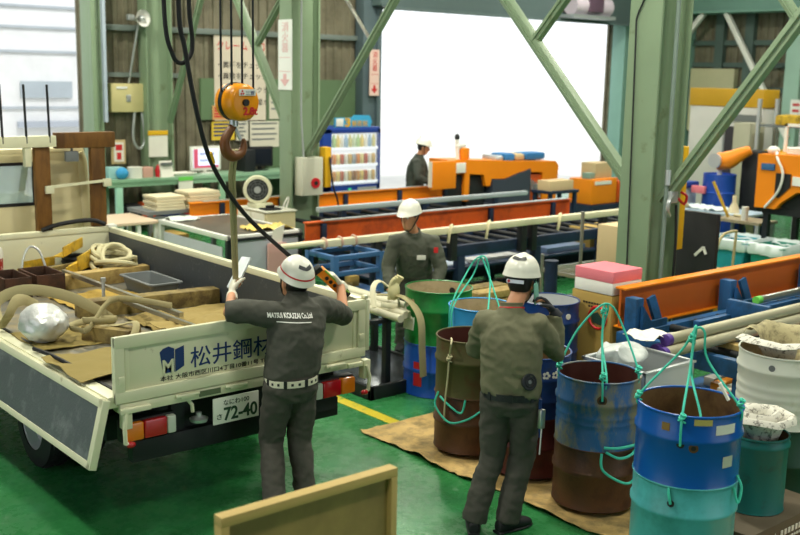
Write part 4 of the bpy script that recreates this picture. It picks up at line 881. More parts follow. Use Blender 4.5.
# yard: car beyond the door
cr = thing('car', (17.5, 24.5, 0), 'pale parked car in the bright yard beyond the vending machine', 'car')
G().prism([(0, .25), (4.2, .25), (4.25, .7), (3.6, .95), (2.9, 1.45), (1.2, 1.48), (.5, 1.0), (-.02, .85)], (14.6, 24, 0), YX, YZ, (0, 1.7, 0)).build('body', mat('car_white', '#dfe3e6', .3), cr)
G().prism([(.75, 1.0), (1.25, 1.42), (2.85, 1.40), (3.35, 1.0)], (14.6, 23.985, 0), YX, YZ, (0, .02, 0)).build('side_window', mat('car_glass', '#7d8f98', .1), cr)
for x in (15.4, 18.0): G().lathe([(0, -.1), (.3, -.1), (.31, .1), (0, .1)], (x, 24.0, .3), 24, (0, 1, 0)).build('wheel', m_black, cr)
sh = thing('shrub', (15.6, 23.2, 0), 'grey-green potted shrub in the yard beside the vending machine', 'shrub')
G().lathe([(0, 0), (.2, 0), (.28, .4), (.26, .4), (.0, .36)], (15.0, 22.9, -.02), 20).build('pot', m_grey, sh); G().cyl((15.0, 22.9, .35), (15.0, 22.9, 1.5), .03).build('stem', m_wood, sh)
g = G()
for k in range(70):
    a = random.random()*2*PI; h = 1.0+random.random()*1.2; r = .15+random.random()*.45; p = V((15+r*math.cos(a), 22.9+r*math.sin(a), h)); d = V((math.cos(a), math.sin(a), random.uniform(-.3, .6))).normalized()*.2; s_ = d.cross(V((0, 0, 1))).normalized()*.05
    g._mark([g.b.faces.new([g.b.verts.new(q) for q in (p-d, p+s_, p+d, p-s_)])])
g.build('foliage', mat('grey_leaf', '#7f967e', .6), sh)
# ---------------------------------------------------------------- right back: enclosure, barrel, machines, tubs
t = thing('machine_enclosure', (18.3, 11.7, 0), 'grey and white machine enclosure with a yellow top band', 'machine enclosure')
G().box((18.0, 10.86, 0), (18.5, 12.45, 2.32), .01).build('body', mat('enclosure_white', '#c6c5c2', .5), t)
G().box((17.98, 10.84, 2.32), (18.52, 12.47, 2.66), .01).build('yellow_band', mat('ochre_band', '#c09420', .5), t)
G().box((17.97, 11.24, .1), (18.0, 11.60, 1.95)).build('dark_opening', mat('dark_violet_grey', '#37333a', .6), t); G().box((17.965, 10.87, 2.05), (18.0, 11.58, 2.18)).build('grey_strip', m_grey, t); G().box((17.96, 11.62, 0), (18.0, 11.65, 2.3)).build('door_edge', m_galv, t)
G().box((17.4, 10.72, 0), (17.9, 11.06, 2.05), .01).build('tall_locker', mat('putty_panel', '#aaa894', .6), None, 'tall putty-coloured locker beside the enclosure opening', 'locker')
t = thing('storage_rack', (17.6, 10.2, 0), 'steel storage rack with yellow stock behind the yellow machine', 'rack')
for y in (9.75, 10.62):
    for x in (17.5, 18.1): G().box((x-.03, y-.03, 0), (x+.03, y+.03, 2.5)).build('post', m_galv, t)
for z in (.9, 1.42, 2.0): G().box((17.5, 9.75, z), (18.1, 10.62, z+.04)).build('shelf', m_grey, t)
for i, (y0, y1, z, h, m, l) in enumerate(((9.8, 10.5, 1.46, .12, m_yellow, 'yellow stock bundle on the middle rack shelf'), (9.85, 10.3, 2.04, .18, m_ylw2, 'yellow boxes on the top rack shelf'), (10.0, 10.55, .94, .25, m_bluef, 'dark crate on the lower rack shelf'))):
    G().box((17.52, y0, z), (18.0, y1, z+h), .03).jitter(.015, 9).build('stock_bundle', m, None, l, 'stock')
t = thing('steel_barrel', (15.2, 9.85, 0), 'blue barrel standing behind the blue-topped table', 'barrel')
G().lathe([(0, .42), (.26, .42), (.27, .44), (.265, .72), (.278, .735), (.265, .75), (.265, .98), (.278, .995), (.265, 1.01), (.265, 1.28), (.272, 1.30), (.25, 1.30), (.25, 1.27), (0, 1.27)], (15.2, 9.85, 0), 36).build('body', mat('barrel_blue', '#2450b4', .35), t); G().box((14.9, 9.55, 0), (15.5, 10.15, .42), .02).build('pallet', m_bluef, t)
G().box((14.7, 10.2, 0), (15.1, 10.6, 1.05), .03).build('plastic_container', mat('cloudy_plastic', '#aab7c0', .4), None, 'cloudy plastic container left of the blue barrel', 'container')
G().box((14.68, 10.18, 1.05), (15.12, 10.62, 1.15), .02).build('container_lid', m_navyv, None, 'blue lid on the cloudy plastic container', 'lid')
G().box((14.85, 9.9, .98), (14.92, 10.15, 1.10), .01).build('label_card', m_pink, None, 'pale pink card leaning before the blue barrel', 'card')
t = thing('robot_arm', (15.6, 9.6, 0), 'orange machine arm with round pale joint on a dark post', 'machine arm')
G().box((15.4, 9.25, 0), (15.75, 9.6, 1.7), .04).build('post', m_chassis, t)
G().tube([(15.2, 9.88, 1.50), (15.2, 9.7, 1.54), (15.25, 9.5, 1.66), (15.3, 9.38, 1.72)], [.15, .15, .10, .07], 16, sub=3).build('arm', m_orange, t); G().cyl((15.04, 9.85, 1.52), (15.0, 9.85, 1.52), .12, 24).build('joint_cover', m_galv, t); G().cyl((15.2, 9.86, 1.4), (15.2, 9.86, 1.28), .04).build('tool', m_white, t)
t = thing('side_table', (14.3, 9.2, 0), 'blue-framed table with pale top in front of the barrel', 'table')
G().box((13.9, 8.55, .80), (14.6, 9.95, .84), .008).build('tabletop', mat('pale_blue_top', '#a9bdd0', .4), t)
for x in (13.95, 14.55):
    for y in (8.6, 9.9): G().box((x-.03, y-.03, 0), (x+.03, y+.03, .8)).build('leg', m_bluef, t)
G().box((13.95, 8.62, .45), (14.5, 9.85, .78), .02).build('drawer_unit', m_navyv, t)
paper('rag', mat('pale_rag', '#c7d2d6', .8), 13.95, 14.4, 9.0, 9.7, .845, 'pale rags lying on the blue-framed table', .06, 8, cat='rag')
G().lathe([(0, 0), (.09, 0), (.07, .08), (.03, .16), (.03, .26), (0, .26)], (14.1, 8.85, .84), 20).build('funnel_bottle', mat('cream_plastic', '#d8cfae', .5), None, 'cream bottle standing at the right end of the blue-framed table', 'bottle')
g = G()
for k in range(4): g.tube([(13.86, 8.60+.03*k, .84), (13.84, 8.48-.03*k, .80), (13.84, 8.42-.02*k, .5), (13.86, 8.52, .35+.04*k)], .02, 8, sub=4)
g.build('hose_bundle', m_hemp, None, 'pale hoses hanging over the end of the blue-framed table', 'hose')
# yellow machine at the right edge
t = thing('yellow_machine', (13.9, 7.4, 0), 'yellow machine with dark vent and white hose at the right edge', 'machine')
G().prism([(0, 0), (.32, 0), (.40, .10), (.62, .26), (.9, .26), (.9, .76), (0, .74)], (13.2, 7.97, 1.09), (0, -1, 0), YZ, (1.1, 0, 0)).build('body', m_orange, t)
G().prism([(.30, .18), (.36, .16), (.52, .32), (.52, .50), (.30, .50)], (13.185, 7.97, 1.09), (0, -1, 0), YZ, (.02, 0, 0)).build('vent', m_chassis, t)
G().box((13.18, 7.70, 1.62), (13.2, 7.90, 1.71), .004).build('name_plate', m_bluer, t); G().box((13.18, 7.2, 1.44), (13.2, 7.42, 1.56)).build('label_plate', m_white, t)
G().box((13.3, 7.2, 1.0), (14.2, 7.9, 1.1)).build('bed', m_chassis, t); G().prism([(.30, .02), (.62, .24), (.9, .24), (.9, 0)], (13.3, 7.97, 1.09), (0, -1, 0), YZ, (.8, 0, 0)).build('dark_underside', m_chassis, t)
for y in (7.25, 7.85):
    for x in (13.35, 14.15): G().box((x-.04, y-.04, 0), (x+.04, y+.04, 1.0)).build('leg', m_chassis, t)
G().tube([(13.3, 7.75, 1.86), (13.18, 7.66, 1.78), (13.15, 7.55, 1.6), (13.16, 7.6, 1.35), (13.18, 7.8, 1.1)], .018, 8, sub=5).build('white_hose', m_white, t)
g = G()
for k in range(3): g.ring((13.5, 7.55, 1.86+.03*k), .14, .016, 28, 8)
g.build('hose_coil', m_white, None, 'white hose coil on top of the yellow machine', 'hose'); G().box((13.4, 7.3, 1.855), (13.6, 7.42, 1.95), .01).build('blue_case', m_bluer, None, 'small blue case on top of the yellow machine', 'case')
g = G(); g.ell((13.4, 7.86, 1.88), (.08, .09, .06)); g.build('wad', m_white, None, 'white cloth wad on the left corner of the yellow machine', 'cloth')
g = G()
for y in (7.66, 7.92): g.box((13.78, y-.02, 1.84), (13.82, y+.02, 2.24))
g.box((13.78, 7.64, 2.2), (13.82, 7.94, 2.24)); g.build('sign_holder', m_white, None, 'white frame holder standing behind the yellow machine', 'frame')
t = thing('work_stand', (13.7, 8.45, 0), 'small steel stand with tools before the yellow machine', 'stand')
G().box((13.5, 8.05, .78), (14.0, 8.8, .82)).build('top', mat('worn_top', '#9a9078', .5), t)
for x in (13.55, 13.95):
    for y in (8.1, 8.75): G().box((x-.025, y-.025, 0), (x+.025, y+.025, .78)).build('leg', m_galv, t)
G().bar((13.6, 8.62, .84), (13.5, 8.85, 1.35), .08, .03).build('tool_lever', m_ylw2, None, 'worn yellow lever tool leaning on the small steel stand', 'tool')
G().cyl((13.6, 8.35, .82), (13.6, 8.35, 1.02), .05).build('spray_bottle', m_white, None, 'white bottle on the small steel stand', 'bottle')
# teal tubs with white liners
for i, (y, sy, c, l) in enumerate(((8.05, .30, '#2f9db0', 'teal tub with a white liner, the one nearer the tubular chair'), (7.44, .25, '#1d8a78', 'green tub with a white liner behind the orange beam'))):
    t = thing('plastic_tub', (13.3, y, 0), l, 'tub')
    tub(G(), (13.0, y, .22), .32, sy, .42, .01, .85).build('body', mat('tub_%d' % i, c, .45), t)
    g = G()
    for k in range(40):
        pass
    def lf(u, v, y=y, sy=sy):
        a = 2*PI*u; sx_ = .335; k = max(abs(math.cos(a)), abs(math.sin(a))); rx, ry = sx_/max(k, .75), (sy+.015)/max(k, .75)
        o = (1, 1.05, 1.03, .97, .9)[min(4, int(v*4+.5))]; zz = (.52, .56, .66, .68, .60)[min(4, int(v*4+.5))] + .02*noise.noise(V((math.cos(a)*3, math.sin(a)*3, v*5+y)))
        return (13.0+rx*math.cos(a)*o, y+ry*math.sin(a)*o, zz)
    g.sheet(lf, 40, 4).build('liner', mat('white_liner', '#dfe9ec', .5), t); G().box((12.75, y-.2, 0), (13.25, y+.2, .22), .01).build('stand', m_grey, t)
# tubular chair frame, black covered board
t = thing('tubular_chair', (11.4, 7.5, 0), 'beige tubular steel chair standing behind the orange beam', 'chair')
for s in (-.19, .19):
    y = 7.5+s*.8; x = 11.3-s*.3
    G().tube([(x, y, 0), (x+.02, y, .45), (x+.05, y, .78), (x+.18, y, .92), (x+.45, y, .94)], .018, 8, sub=3).build('leg', mat('beige_tube', '#b9ab80', .4, .3), t)
    G().tube([(x+.45, y, .94), (x+.42, y, .45), (x+.4, y, 0)], .018, 8).build('leg', MATS['beige_tube'], t)
G().box((11.28, 7.36, .43), (11.68, 7.66, .46), .01).build('seat', MATS['beige_tube'], t); G().box((11.2, 7.32, .5), (11.26, 7.68, .56), .008).build('cross_bar', MATS['beige_tube'], t)
o = G().box((9.86, 6.38, .02), (9.92, 6.92, 1.40), .01).jitter(.012, 6).build('covered_board', mat('black_sheet', '#26262a', .5), None, 'black plastic-covered board leaning behind the large column', 'board')
g = G().bar((9.845, 6.62, .92), (9.845, 6.52, 1.02), .012, .03).bar((9.845, 6.52, 1.03), (9.845, 6.48, .95), .012, .03); g.build('white_tape', m_white, o)
G().box((9.9, 6.5, .0), (10.4, 7.0, .55), .01).build('crate', m_ylw2, None, 'yellow crate behind the black covered board', 'crate')
# fittings on the large column
G().box((9.03, 6.30, 1.10), (9.14, 6.46, 2.16), .01).build('yellow_rail', m_yellow, None, 'yellow corner guard on the large green column', 'guard')
pp = thing('air_pipe', (8.655, 6.2, .3), 'grey air pipe with valve running down the large green column', 'pipe')
G().cyl((8.655, 6.2, .3), (8.655, 6.2, 4.8), .022, 12).build('pipe', mat('pipe_grey', '#7f9088', .5), pp)
g = G().box((8.66, 6.14, 1.62), (8.78, 6.22, 1.74), .015); g.tube([(8.70, 6.16, 1.70), (8.62, 6.13, 1.66), (8.60, 6.13, 1.56), (8.66, 6.15, 1.5)], .022, 8, sub=3); g.cyl((8.655, 6.19, 1.8), (8.655, 6.19, 1.95), .03); g.build('valve', m_galv, pp)
g = G(); g.tube([(8.86, 6.17, 1.72), (8.92, 6.14, 1.68), (8.90, 6.15, 1.60), (8.82, 6.17, 1.66)], .014, 8, sub=3); g.build('red_handle', m_red, pp)
G().tube([(8.78, 6.16, 1.6), (8.80, 6.15, 1.2), (8.79, 6.15, .6), (8.8, 6.15, .25)], .014, 8, sub=3).build('air_hose', m_black, None, 'black air hose hanging down the large green column', 'hose')
G().tube([(8.482, 6.40, 3.9), (8.482, 6.47, 3.6), (8.482, 6.55, 3.42), (8.482, 6.55, 3.2), (8.482, 6.52, 2.1), (8.482, 6.48, .5)], .009, 6, sub=3).build('column_cable', m_chassis, None, 'black cable running down the face of the large green column', 'cable')
o = G().box((23.2, 13.0, 1.80), (23.22, 13.28, 2.40)).build('notice', m_white, None, 'white notice with red print on the far pale post', 'notice'); g = G()
for k in range(3): g.box((23.195, 13.05, 2.25-.14*k), (23.2, 13.22, 2.31-.14*k))
g.build('print_lines', m_pred, o)
t = thing('shutter_motor', (19.6, 16.4, 4.2), 'shutter motor with pale and purple wrapping above the main doorway', 'motor')
G().cyl((18.9, 16.5, 4.45), (20.2, 16.5, 4.45), .22, 20).build('drum', mat('lilac_wrap', '#cfc3d2', .4), t); G().box((19.3, 16.25, 4.3), (19.8, 16.7, 4.9), .03).build('motor', mat('plum_cover', '#5f4a5c', .5), t); G().box((18.8, 16.3, 4.16), (20.3, 16.75, 4.24)).build('bracket', m_galv, t)

# ---------------------------------------------------------------- drums on the kraft sheet
def ksheet(u, v):
    y = 6.3-3.6*v; x0 = 4.93+.07*noise.noise(V((y*1.6, 2, 0)))+.03*noise.noise(V((y*6, 2, 5)))-(.0 if v > .1 else .0); x = x0+(1.5+.1*noise.noise(V((y*2, 7, 1))))*u
    z = .006+(.045*max(0, noise.noise(V((x*6, y*6, 0))))+.02*abs(noise.noise(V((x*15, y*15, 3)))))*max(.25, 1-u*3)+(.02*(1-u/.06) if u < .06 else 0)*abs(noise.noise(V((y*4, 1, 1))))
    return (x, y, z)
G().sheet(ksheet, 40, 80, .003).build('kraft_sheet', m_kraft, None, 'creased brown kraft paper sheet spread under the drums on the green floor', 'paper sheet')
DZ = .045
def cyl_patch(g, c, r, p0, p1, z0, z1, off=.0025, n=8):
    """patch on a round wall; p0..p1 angle from the side towards -X-Y (radians, + to +X-Y)"""
    a0 = math.atan2(-c[1], -c[0])
    def f(u, v): a = a0+p0+(p1-p0)*u; return (c[0]+(r+off)*math.cos(a), c[1]+(r+off)*math.sin(a), z0+(z1-z0)*v)
    return g.sheet(f, n, 2)
def drum_pt(c, r, ph, z): a = math.atan2(-c[1], -c[0])+ph; return V((c[0]+r*math.cos(a), c[1]+r*math.sin(a), z))
def drum(c, r, z0, z1, m, mi, label, hoops=(.67,), open_=True, ribs=(), name='steel_drum', dented=0., group=None):
    t = thing(name, (c[0], c[1], z0), label, 'drum', group); h = z1-z0
    ev = [(z0, r-.004), (z0+.006, r+.004), (z0+.018, r)]
    for f in hoops: zc = z0+h*f; ev += [(zc-.022, r), (zc-.010, r+.010), (zc+.010, r+.010), (zc+.022, r)]
    for f in ribs: zc = z0+h*f; ev += [(zc-.016, r), (zc, r-.005), (zc+.016, r)]
    ev.sort()
    prof = [(1e-4, z0)]+[(rr, z) for z, rr in ev]+[(r, z1)]
    if open_: prof += [(r-.006, z1, 1), (r-.006, z0+.02, 1), (1e-4, z0+.02, 1)]
    else: prof += [(r-.006, z1, 1), (r-.01, z1-.012, 1), (1e-4, z1-.012, 1)]
    g = G().lathe(prof, (c[0], c[1], 0), 56)
    if dented:
        for v in g.b.verts: k = 1+dented*noise.noise(V((v.co.x*4, v.co.y*4, v.co.z*3))); v.co.x = c[0]+(v.co.x-c[0])*k; v.co.y = c[1]+(v.co.y-c[1])*k
    g.build('body', [m, mi], t); G().ring((c[0], c[1], z1), r, .0075, 56, 8).build('rim', m if open_ else m_steel, t)
    return t
def hole(t, c, r, ph, z, rad=.022, m=None):
    p = drum_pt(c, r+.001, ph, z); n = drum_pt((0, 0), 1, 0, 0); n = (p-V((c[0], c[1], z))).normalized()
    return G().cyl(p-n*.004, p+n*.003, rad, 16).build('hole', m or m_print, t)
m_dkhole = mat('rust_ring', '#5c4126', .7)
S1, S2, LB, S3, S3b, S4, S5, S7, TB = (6.2, 6.8), (5.36, 5.5), (6.0, 6.05), (6.72, 5.95), (5.4, 4.9), (5.32, 4.24), (4.97, 3.30), (6.62, 3.66), (5.8, 3.34)
d = drum(S1, .30, 0, .475, mat('royal_blue_drum', '#1b4fb0', .35), m_inrust, 'royal blue drum below the green drum', (.5,))
g = cyl_patch(G(), S1, .30, -.75, -.45, .10, .32); g.build('red_label', m_red, d)
d = drum(S1, .30, .475, .955, m_gdrum, m_inbeige, 'green open drum with beige inside on the royal blue drum', (.64,)); hole(d, S1, .30, -.85, .86, .02, m_inbeige); hole(d, S1, .292, 2.7, .87, .03)
G().sheet(lambda u, v: (S1[0]-.31+.02*u, S1[1]-.02+.14*v, .60+.22*u), 3, 3, .003).build('paper_tag', m_paper, d)
d = drum(S2, .262, DZ, .475, m_rdrum2, m_inrust, 'rusty red-brown drum standing on the kraft paper, left end', (.52,)); 
d = drum(S2, .262, .475, .905, m_rdrum, m_inred, 'rusty brown-green drum on top of the left rusty drum', (.62,)); hole(d, S2, .262, .55, .60, .05, m_inred)
drum(LB, .27, DZ, .50, m_navy, m_inrust, 'navy drum hidden under the light blue drum', (.5,)); d = drum(LB, .27, .50, .955, m_ltblue, m_inbeige, 'light blue open drum with a green rope sling behind the rusty drum', (.5,))
drum(S3, .262, DZ, .50, m_navy, m_inrust, 'navy drum under the pale-lined navy drum beside the carton', (.5,)); d = drum(S3, .262, .50, .93, m_navy, mat('pale_inside', '#b8bcc0', .6), 'navy open drum with pale inside standing beside the carton', (.62,)); hole(d, S3, .262, .7, .83, .025, m_paper)
G().box((S3[0]-.14, S3[1]-.12, .525), (S3[0]+.12, S3[1]+.1, .80), .03).jitter(.02, 7).build('paper_bundle', m_paper, None, 'pale paper bundle inside the navy drum beside the carton', 'paper')
drum(S3b, .265, DZ, .475, m_rdrum3, m_inrust, 'dark red drum standing on the kraft paper behind the man on the phone', (.5,)); d = drum(S3b, .265, .475, .915, m_navy, m_inrust, 'dark navy drum with white flower marks on the dark red drum', (.65, .3))
g = G()
for cph in (.36, .62):
    for k in range(5):
        a = 2*PI*k/5; p = drum_pt(S3b, .267, cph+.07*math.cos(a), .80+.02*math.sin(a)); q = drum_pt(S3b, .27, cph+.07*math.cos(a), .80+.02*math.sin(a)); g.cyl(p, q, .011, 10)
g.build('flower_marks', m_paper, d); g = cyl_patch(G(), S3b, .266, .3, .7, .755, .762); g.build('white_line', m_paper, d)
drum(S4, .272, DZ, .46, m_rdrum2, m_inrust, 'rusty brown drum below the worn blue drum', (.6,), dented=.012); d = drum(S4, .272, .46, .92, m_wornblue, m_inred, 'worn blue rusty drum with a green rope sling', (.67,), ribs=(.52, .42, .32)); hole(d, S4, .272, .1, .81, .032, m_dkhole); hole(d, S4, .275, .1, .81, .02)
d = drum(S5, .2925, DZ*.2, .615, m_turq, m_inrust, 'turquoise drum standing in front, below the bright blue drum', (.72,)); hole(d, S5, .2925, -.22, .52, .02); p_ = d
d = drum(S5, .2925, .615, 1.03, m_blue, m_inrust, 'bright blue open drum with a green rope sling on the turquoise drum', (.66,)); hole(d, S5, .2925, -.12, .87, .022); hole(d, S5, .2925, .12, .855, .026, m_dkhole); hole(d, S5, .2935, .12, .855, .014)
cyl_patch(G(), S5, .2925, -.50, -.34, .935, .98).build('rust_spot', mat('rust_spot', '#8a6a34', .7), d)
cyl_patch(G(), S5, .2925, .10, .44, .985, 1.02).build('yellow_label', mat('old_yellow_label', '#bfae62', .7), d); cyl_patch(G(), S5, .2925, .52, .98, .93, .985).build('white_label', m_paper, d); cyl_patch(G(), S5, .2925, .72, .98, .735, .80).build('pale_label', mat('pale_label', '#b9bfae', .6), d)
drum(S7, .31, 0, .50, m_dkgreen, m_inrust, 'dark green drum below the large white drum', (.5,)); d = drum(S7, .31, .50, 1.0, m_wdrum, m_inbeige, 'large white ribbed drum lined with newspaper', (.78,), ribs=(.6, .48, .36, .24, .12)); hole(d, S7, .31, -.25, .93, .022, m_grey)
# crate with the teal bucket
t = thing('long_crate', (5.8, 3.35, 0), 'brown grey crate with white print under the teal bucket', 'crate')
g = G().box((5.36, 3.08, .02), (6.22, 3.62, .175), .008).build('body', mat('dark_crate', '#5e5342', .7), t); 
g = G().prism([(0, 0), (.035, 0), (.0175, .05)], (5.62, 3.077, .075), YX, YZ, (0, -.002, 0))
g.build('white_triangle', m_paper, t); g = G()
for k in range(9): g.box((5.70+.042*k, 3.074, .085), (5.725+.042*k, 3.078, .12))
g.build('white_print', m_paper, t); g = G()
for k in range(7): g.box((5.74+.03*k, 3.074, .05), (5.76+.03*k, 3.078, .065))
g.build('white_print', m_paper, t)
d = drum(TB, .185, .175, .66, m_teal, m_inrust, 'teal bucket drum stuffed with newspaper on the crate', (.9,), name='bucket_drum')
def crumple(name, c, r0, r1, z0, z1, label, m=m_news, seed=1., n=28, a0=0, a1=2*PI):
    def f(u, v):
        a = a0+(a1-a0)*u; q = V((math.cos(a)*2, math.sin(a)*2, seed)); r = r0+(r1-r0)*v+.02*noise.noise(q*1.2+V((0, 0, v*2))); z = z0+(z1-z0)*math.sin(v*2.2)+.05*v*noise.noise(q*1.4)
        return (c[0]+r*math.cos(a), c[1]+r*math.sin(a), z)
    return G().sheet(f, n, 8, .003).build(name, m, None, label, 'newspaper')
crumple('newspaper', TB, .12, .235, .60, .79, 'crumpled newspaper sheet folded over the teal bucket rim', seed=3., n=9)
crumple('newspaper', TB, .03, .13, .60, .80, 'newspaper stuffed into the middle of the teal bucket', seed=8., n=7)
crumple('newspaper', S7, .15, .335, .95, 1.10, 'newspaper folded over the near rim of the white drum', seed=2., a0=2.2, a1=4.0, n=8)
crumple('newspaper', S7, .10, .29, .90, 1.13, 'newspaper lining standing up inside the white drum', seed=5., a0=-1.2, a1=2.2, n=10, m=mat('old_news', '#b3a982', .8, col2='#7d7458', scale=14))
# carton with the pink and white box
t = thing('tall_carton', (7.2, 5.66, 0), 'tall brown carton standing between the navy drum and the blue conveyor end', 'carton')
G().box((7.0, 5.49, .0), (7.42, 5.93, 1.0), .008).build('body', m_card, t); g = G()

g = G()
for k, (w_, z) in enumerate(((.18, .90), (.12, .87))):
    for j in range(int(w_/.025)): g.box((6.996, 5.80-.03*j-.06*k-.02, z), (6.999, 5.80-.03*j-.06*k, z+.016))
g.build('print_lines', m_print, t)
g = G(); cy_, cz_ = 5.63, .79
g.ring((6.996, cy_, cz_), .095, .012, 32, 6, (1, 0, 0)); g.build('red_ring', m_pred, t); G().prism([(-.08, .02), (.0, .05), (.07, -.02), (.04, -.06), (-.05, -.05)], (6.994, cy_, cz_), (0, -1, 0), YZ, (.003, 0, 0)).build('printed_emblem', mat('dark_teal_ink', '#24443c', .6), t)
t = thing('foam_box', (7.2, 5.66, 1.0), 'pink and white box lying on the tall brown carton', 'box')
G().box((7.0, 5.49, 1.005), (7.4, 5.91, 1.11), .008).build('white_base', m_white, t); G().box((7.0, 5.49, 1.11), (7.4, 5.91, 1.21), .008).build('pink_lid', m_pink, t)
# galvanised bin with clear film behind the worn blue drum
t = thing('steel_bin', (5.95, 4.4, 0), 'galvanised square bin behind the worn blue drum', 'bin')
g = G().box((5.66, 4.12, .0), (6.22, 4.66, .02))
for a, b in (((5.66, 4.12), (6.22, 4.13)), ((5.66, 4.65), (6.22, 4.66)), ((5.66, 4.12), (5.67, 4.66)), ((6.21, 4.12), (6.22, 4.66))): g.box((*a, 0), (*b, .88), .003)
g.build('body', m_galv, t); g = G()
for a, b in (((5.65, 4.11), (6.23, 4.14)), ((5.65, 4.64), (6.23, 4.67)), ((5.65, 4.11), (5.68, 4.67)), ((6.2, 4.11), (6.23, 4.67))): g.box((*a, .865), (*b, .885), .003)
g.build('rim', m_galv, t)
G().ell((5.86, 4.48, .90), (.17, .17, .07), 24, 16).jitter(.05, 9).build('film_bundle', mat('cloudy_film', '#d3dad8', .2, alpha=.7, bump=.5, bscale=20, var=0), None, 'crumpled clear film bundle lying in the galvanised bin', 'film')
# green rope slings
def rope(pts, label, r=.007, sub=6, knots=(), m=None, group=None):
    g = G()
    for P in pts: g.tube(P, r, 7, sub=sub)
    for k in knots:
        for j in range(4): a = j*1.7; g.ring(V(k)+V((.006*math.cos(a), .006*math.sin(a), .014*(j-1.5))), .014, r*.9, 12, 6, (math.cos(a)*.5, math.sin(a)*.5, 1))
    return g.build('rope_sling', m or m_rope, None, label, 'rope sling', group)
P = drum_pt
rope([[P(S5, .27, -1.45, .98), P(S5, .285, -1.4, 1.06), (4.93, 3.36, 1.32), (4.97, 3.30, 1.455), (5.0, 3.26, 1.44), (5.02, 3.24, 1.28), P(S5, .29, 1.2, 1.05), P(S5, .27, 1.25, .96)],
      [P(S5, .303, -.12, .865), P(S5, .305, -.12, 1.03), (4.90, 3.27, 1.25), (4.96, 3.30, 1.45), (4.99, 3.31, 1.44), (5.0, 3.33, 1.2), P(S5, .20, .3, 1.02), P(S5, .27, .2, .97)]],
     'green rope sling tied to the bright blue drum', knots=(P(S5, .30, -.12, 1.02), P(S5, .29, 1.2, 1.08), (4.955, 3.31, 1.40), P(S5, .29, -1.4, 1.05)))
G().bar(P(S5, .24, 1.0, 1.10), P(S5, .19, .9, 1.19), .028, .012).build('rope_tag', m_paper, None, 'white tag on the rope of the bright blue drum', 'tag')
rope([[P(S4, .25, -1.35, .86), P(S4, .27, -1.3, .95), (5.20, 4.36, 1.18), (5.30, 4.26, 1.36), (5.36, 4.2, 1.37), (5.42, 4.14, 1.22), P(S4, .265, 1.2, .97), P(S4, .25, 1.25, .85)],
      [P(S4, .282, .1, .81), P(S4, .285, .08, .95), (5.28, 4.2, 1.15), (5.33, 4.24, 1.36), (5.36, 4.23, 1.35), (5.35, 4.26, 1.15), P(S4, .24, .2, .95), P(S4, .26, .15, .86)]],
     'green rope sling tied to the worn blue drum', knots=(P(S4, .285, .08, .97), P(S4, .27, -1.3, .97), P(S4, .265, 1.2, .98), (5.33, 4.24, 1.33)))
rope([[P(LB, .282, -1.1, .70), P(LB, .285, -1.05, .97), (5.95, 6.16, 1.25), (5.98, 6.08, 1.355), (6.02, 6.03, 1.34), (6.04, 6.0, 1.15), P(LB, .27, .2, .97), P(LB, .25, .2, .9)],
      [P(LB, .285, -.9, .72), P(LB, .285, -.95, .96), (5.97, 6.13, 1.2), (5.99, 6.08, 1.34), (6.02, 6.05, 1.3), P(LB, .265, .6, .97), P(LB, .25, .6, .9)]],
     'green rope sling standing over the light blue drum', knots=(P(LB, .29, -1.1, .72), P(LB, .29, -.9, .74)))
rope([[P(LB, .30, -.95, .70), P(S2, .275, -.55, .92), P(S2, .285, -.58, .80), P(S2, .285, -.62, .62), P(S2, .29, -.66, .47), P(S2, .29, -.68, .30)]], 'pale knotted rope hanging down the rusty brown-green drum', .007, knots=(P(S2, .285, -.58, .78),), m=m_hemp)
g = G().ell(P(LB, .32, -.85, .66), (.02, .02, .026)); g.build('float_knob', mat('sky_plastic', '#4f9bd0', .4), None, 'small light blue float hanging on the rope of the light blue drum', 'float')
rope([[P(S2, .275, -1.0, .50), P(S2, .31, -.95, .40), P(S2, .30, -.5, .30), P(S2, .29, 0, .34), P(S2, .285, .4, .42), P(S2, .272, .6, .47)], [P(S2, .28, -.9, .47), P(S2, .29, -.5, .42), P(S2, .285, -.2, .38), P(S2, .28, -.1, .48)]], 'green rope hanging round the left rusty red-brown drum', .008)
rope([[P(S4, .285, .15, .46), P(S4, .30, .2, .35), P(S4, .32, .7, .26), P(S4, .32, 1.0, .30), P(S4, .30, 1.1, .46)], [P(S4, .285, .2, .50), P(S4, .30, .5, .50), P(S4, .30, .9, .50), P(S4, .29, 1.2, .48), P(S4, .30, .9, .44), P(S4, .30, .55, .43), P(S4, .285, .25, .47)]], 'green rope hanging round the rusty brown drum below the worn blue one', .009)
rope([[P(S5, .285, -.28, .625), P(S5, .305, -.26, .58), P(S5, .30, -.22, .52)]], 'short green rope end in the hole of the turquoise drum', .008)
rope([[P(S5, .295, 1.25, .66), P(S5, .33, 1.2, .60), P(S5, .33, 1.1, .52), P(S5, .30, 1.1, .60)]], 'green rope loop hanging at the right side of the turquoise drum', .008)
# near wooden board on feet
t = thing('framed_board', (2.27, 3.2, 0), 'plywood board with a timber frame standing nearest on the green floor', 'board')
G().box((1.87, 3.215, .12), (2.68, 3.23, 1.19)).build('panel', mat('olive_plywood', '#a08b52', .7, col2='#8a7848', scale=2), t)
g = G()
for a, b in (((1.85, 1.165), (2.70, 1.205)), ((1.85, .12), (2.70, .17)), ((1.85, .17), (1.885, 1.165)), ((2.668, .17), (2.70, 1.165))): g.box((a[0], 3.185, a[1]), (b[0], 3.24, b[1]), .003)
g.build('timber_frame', mat('frame_timber', '#c2a765', .6, bump=.05), t)
for x in (1.95, 2.6): G().box((x-.03, 2.95, 0), (x+.03, 3.5, .12), .006).build('foot', m_wood2, t)
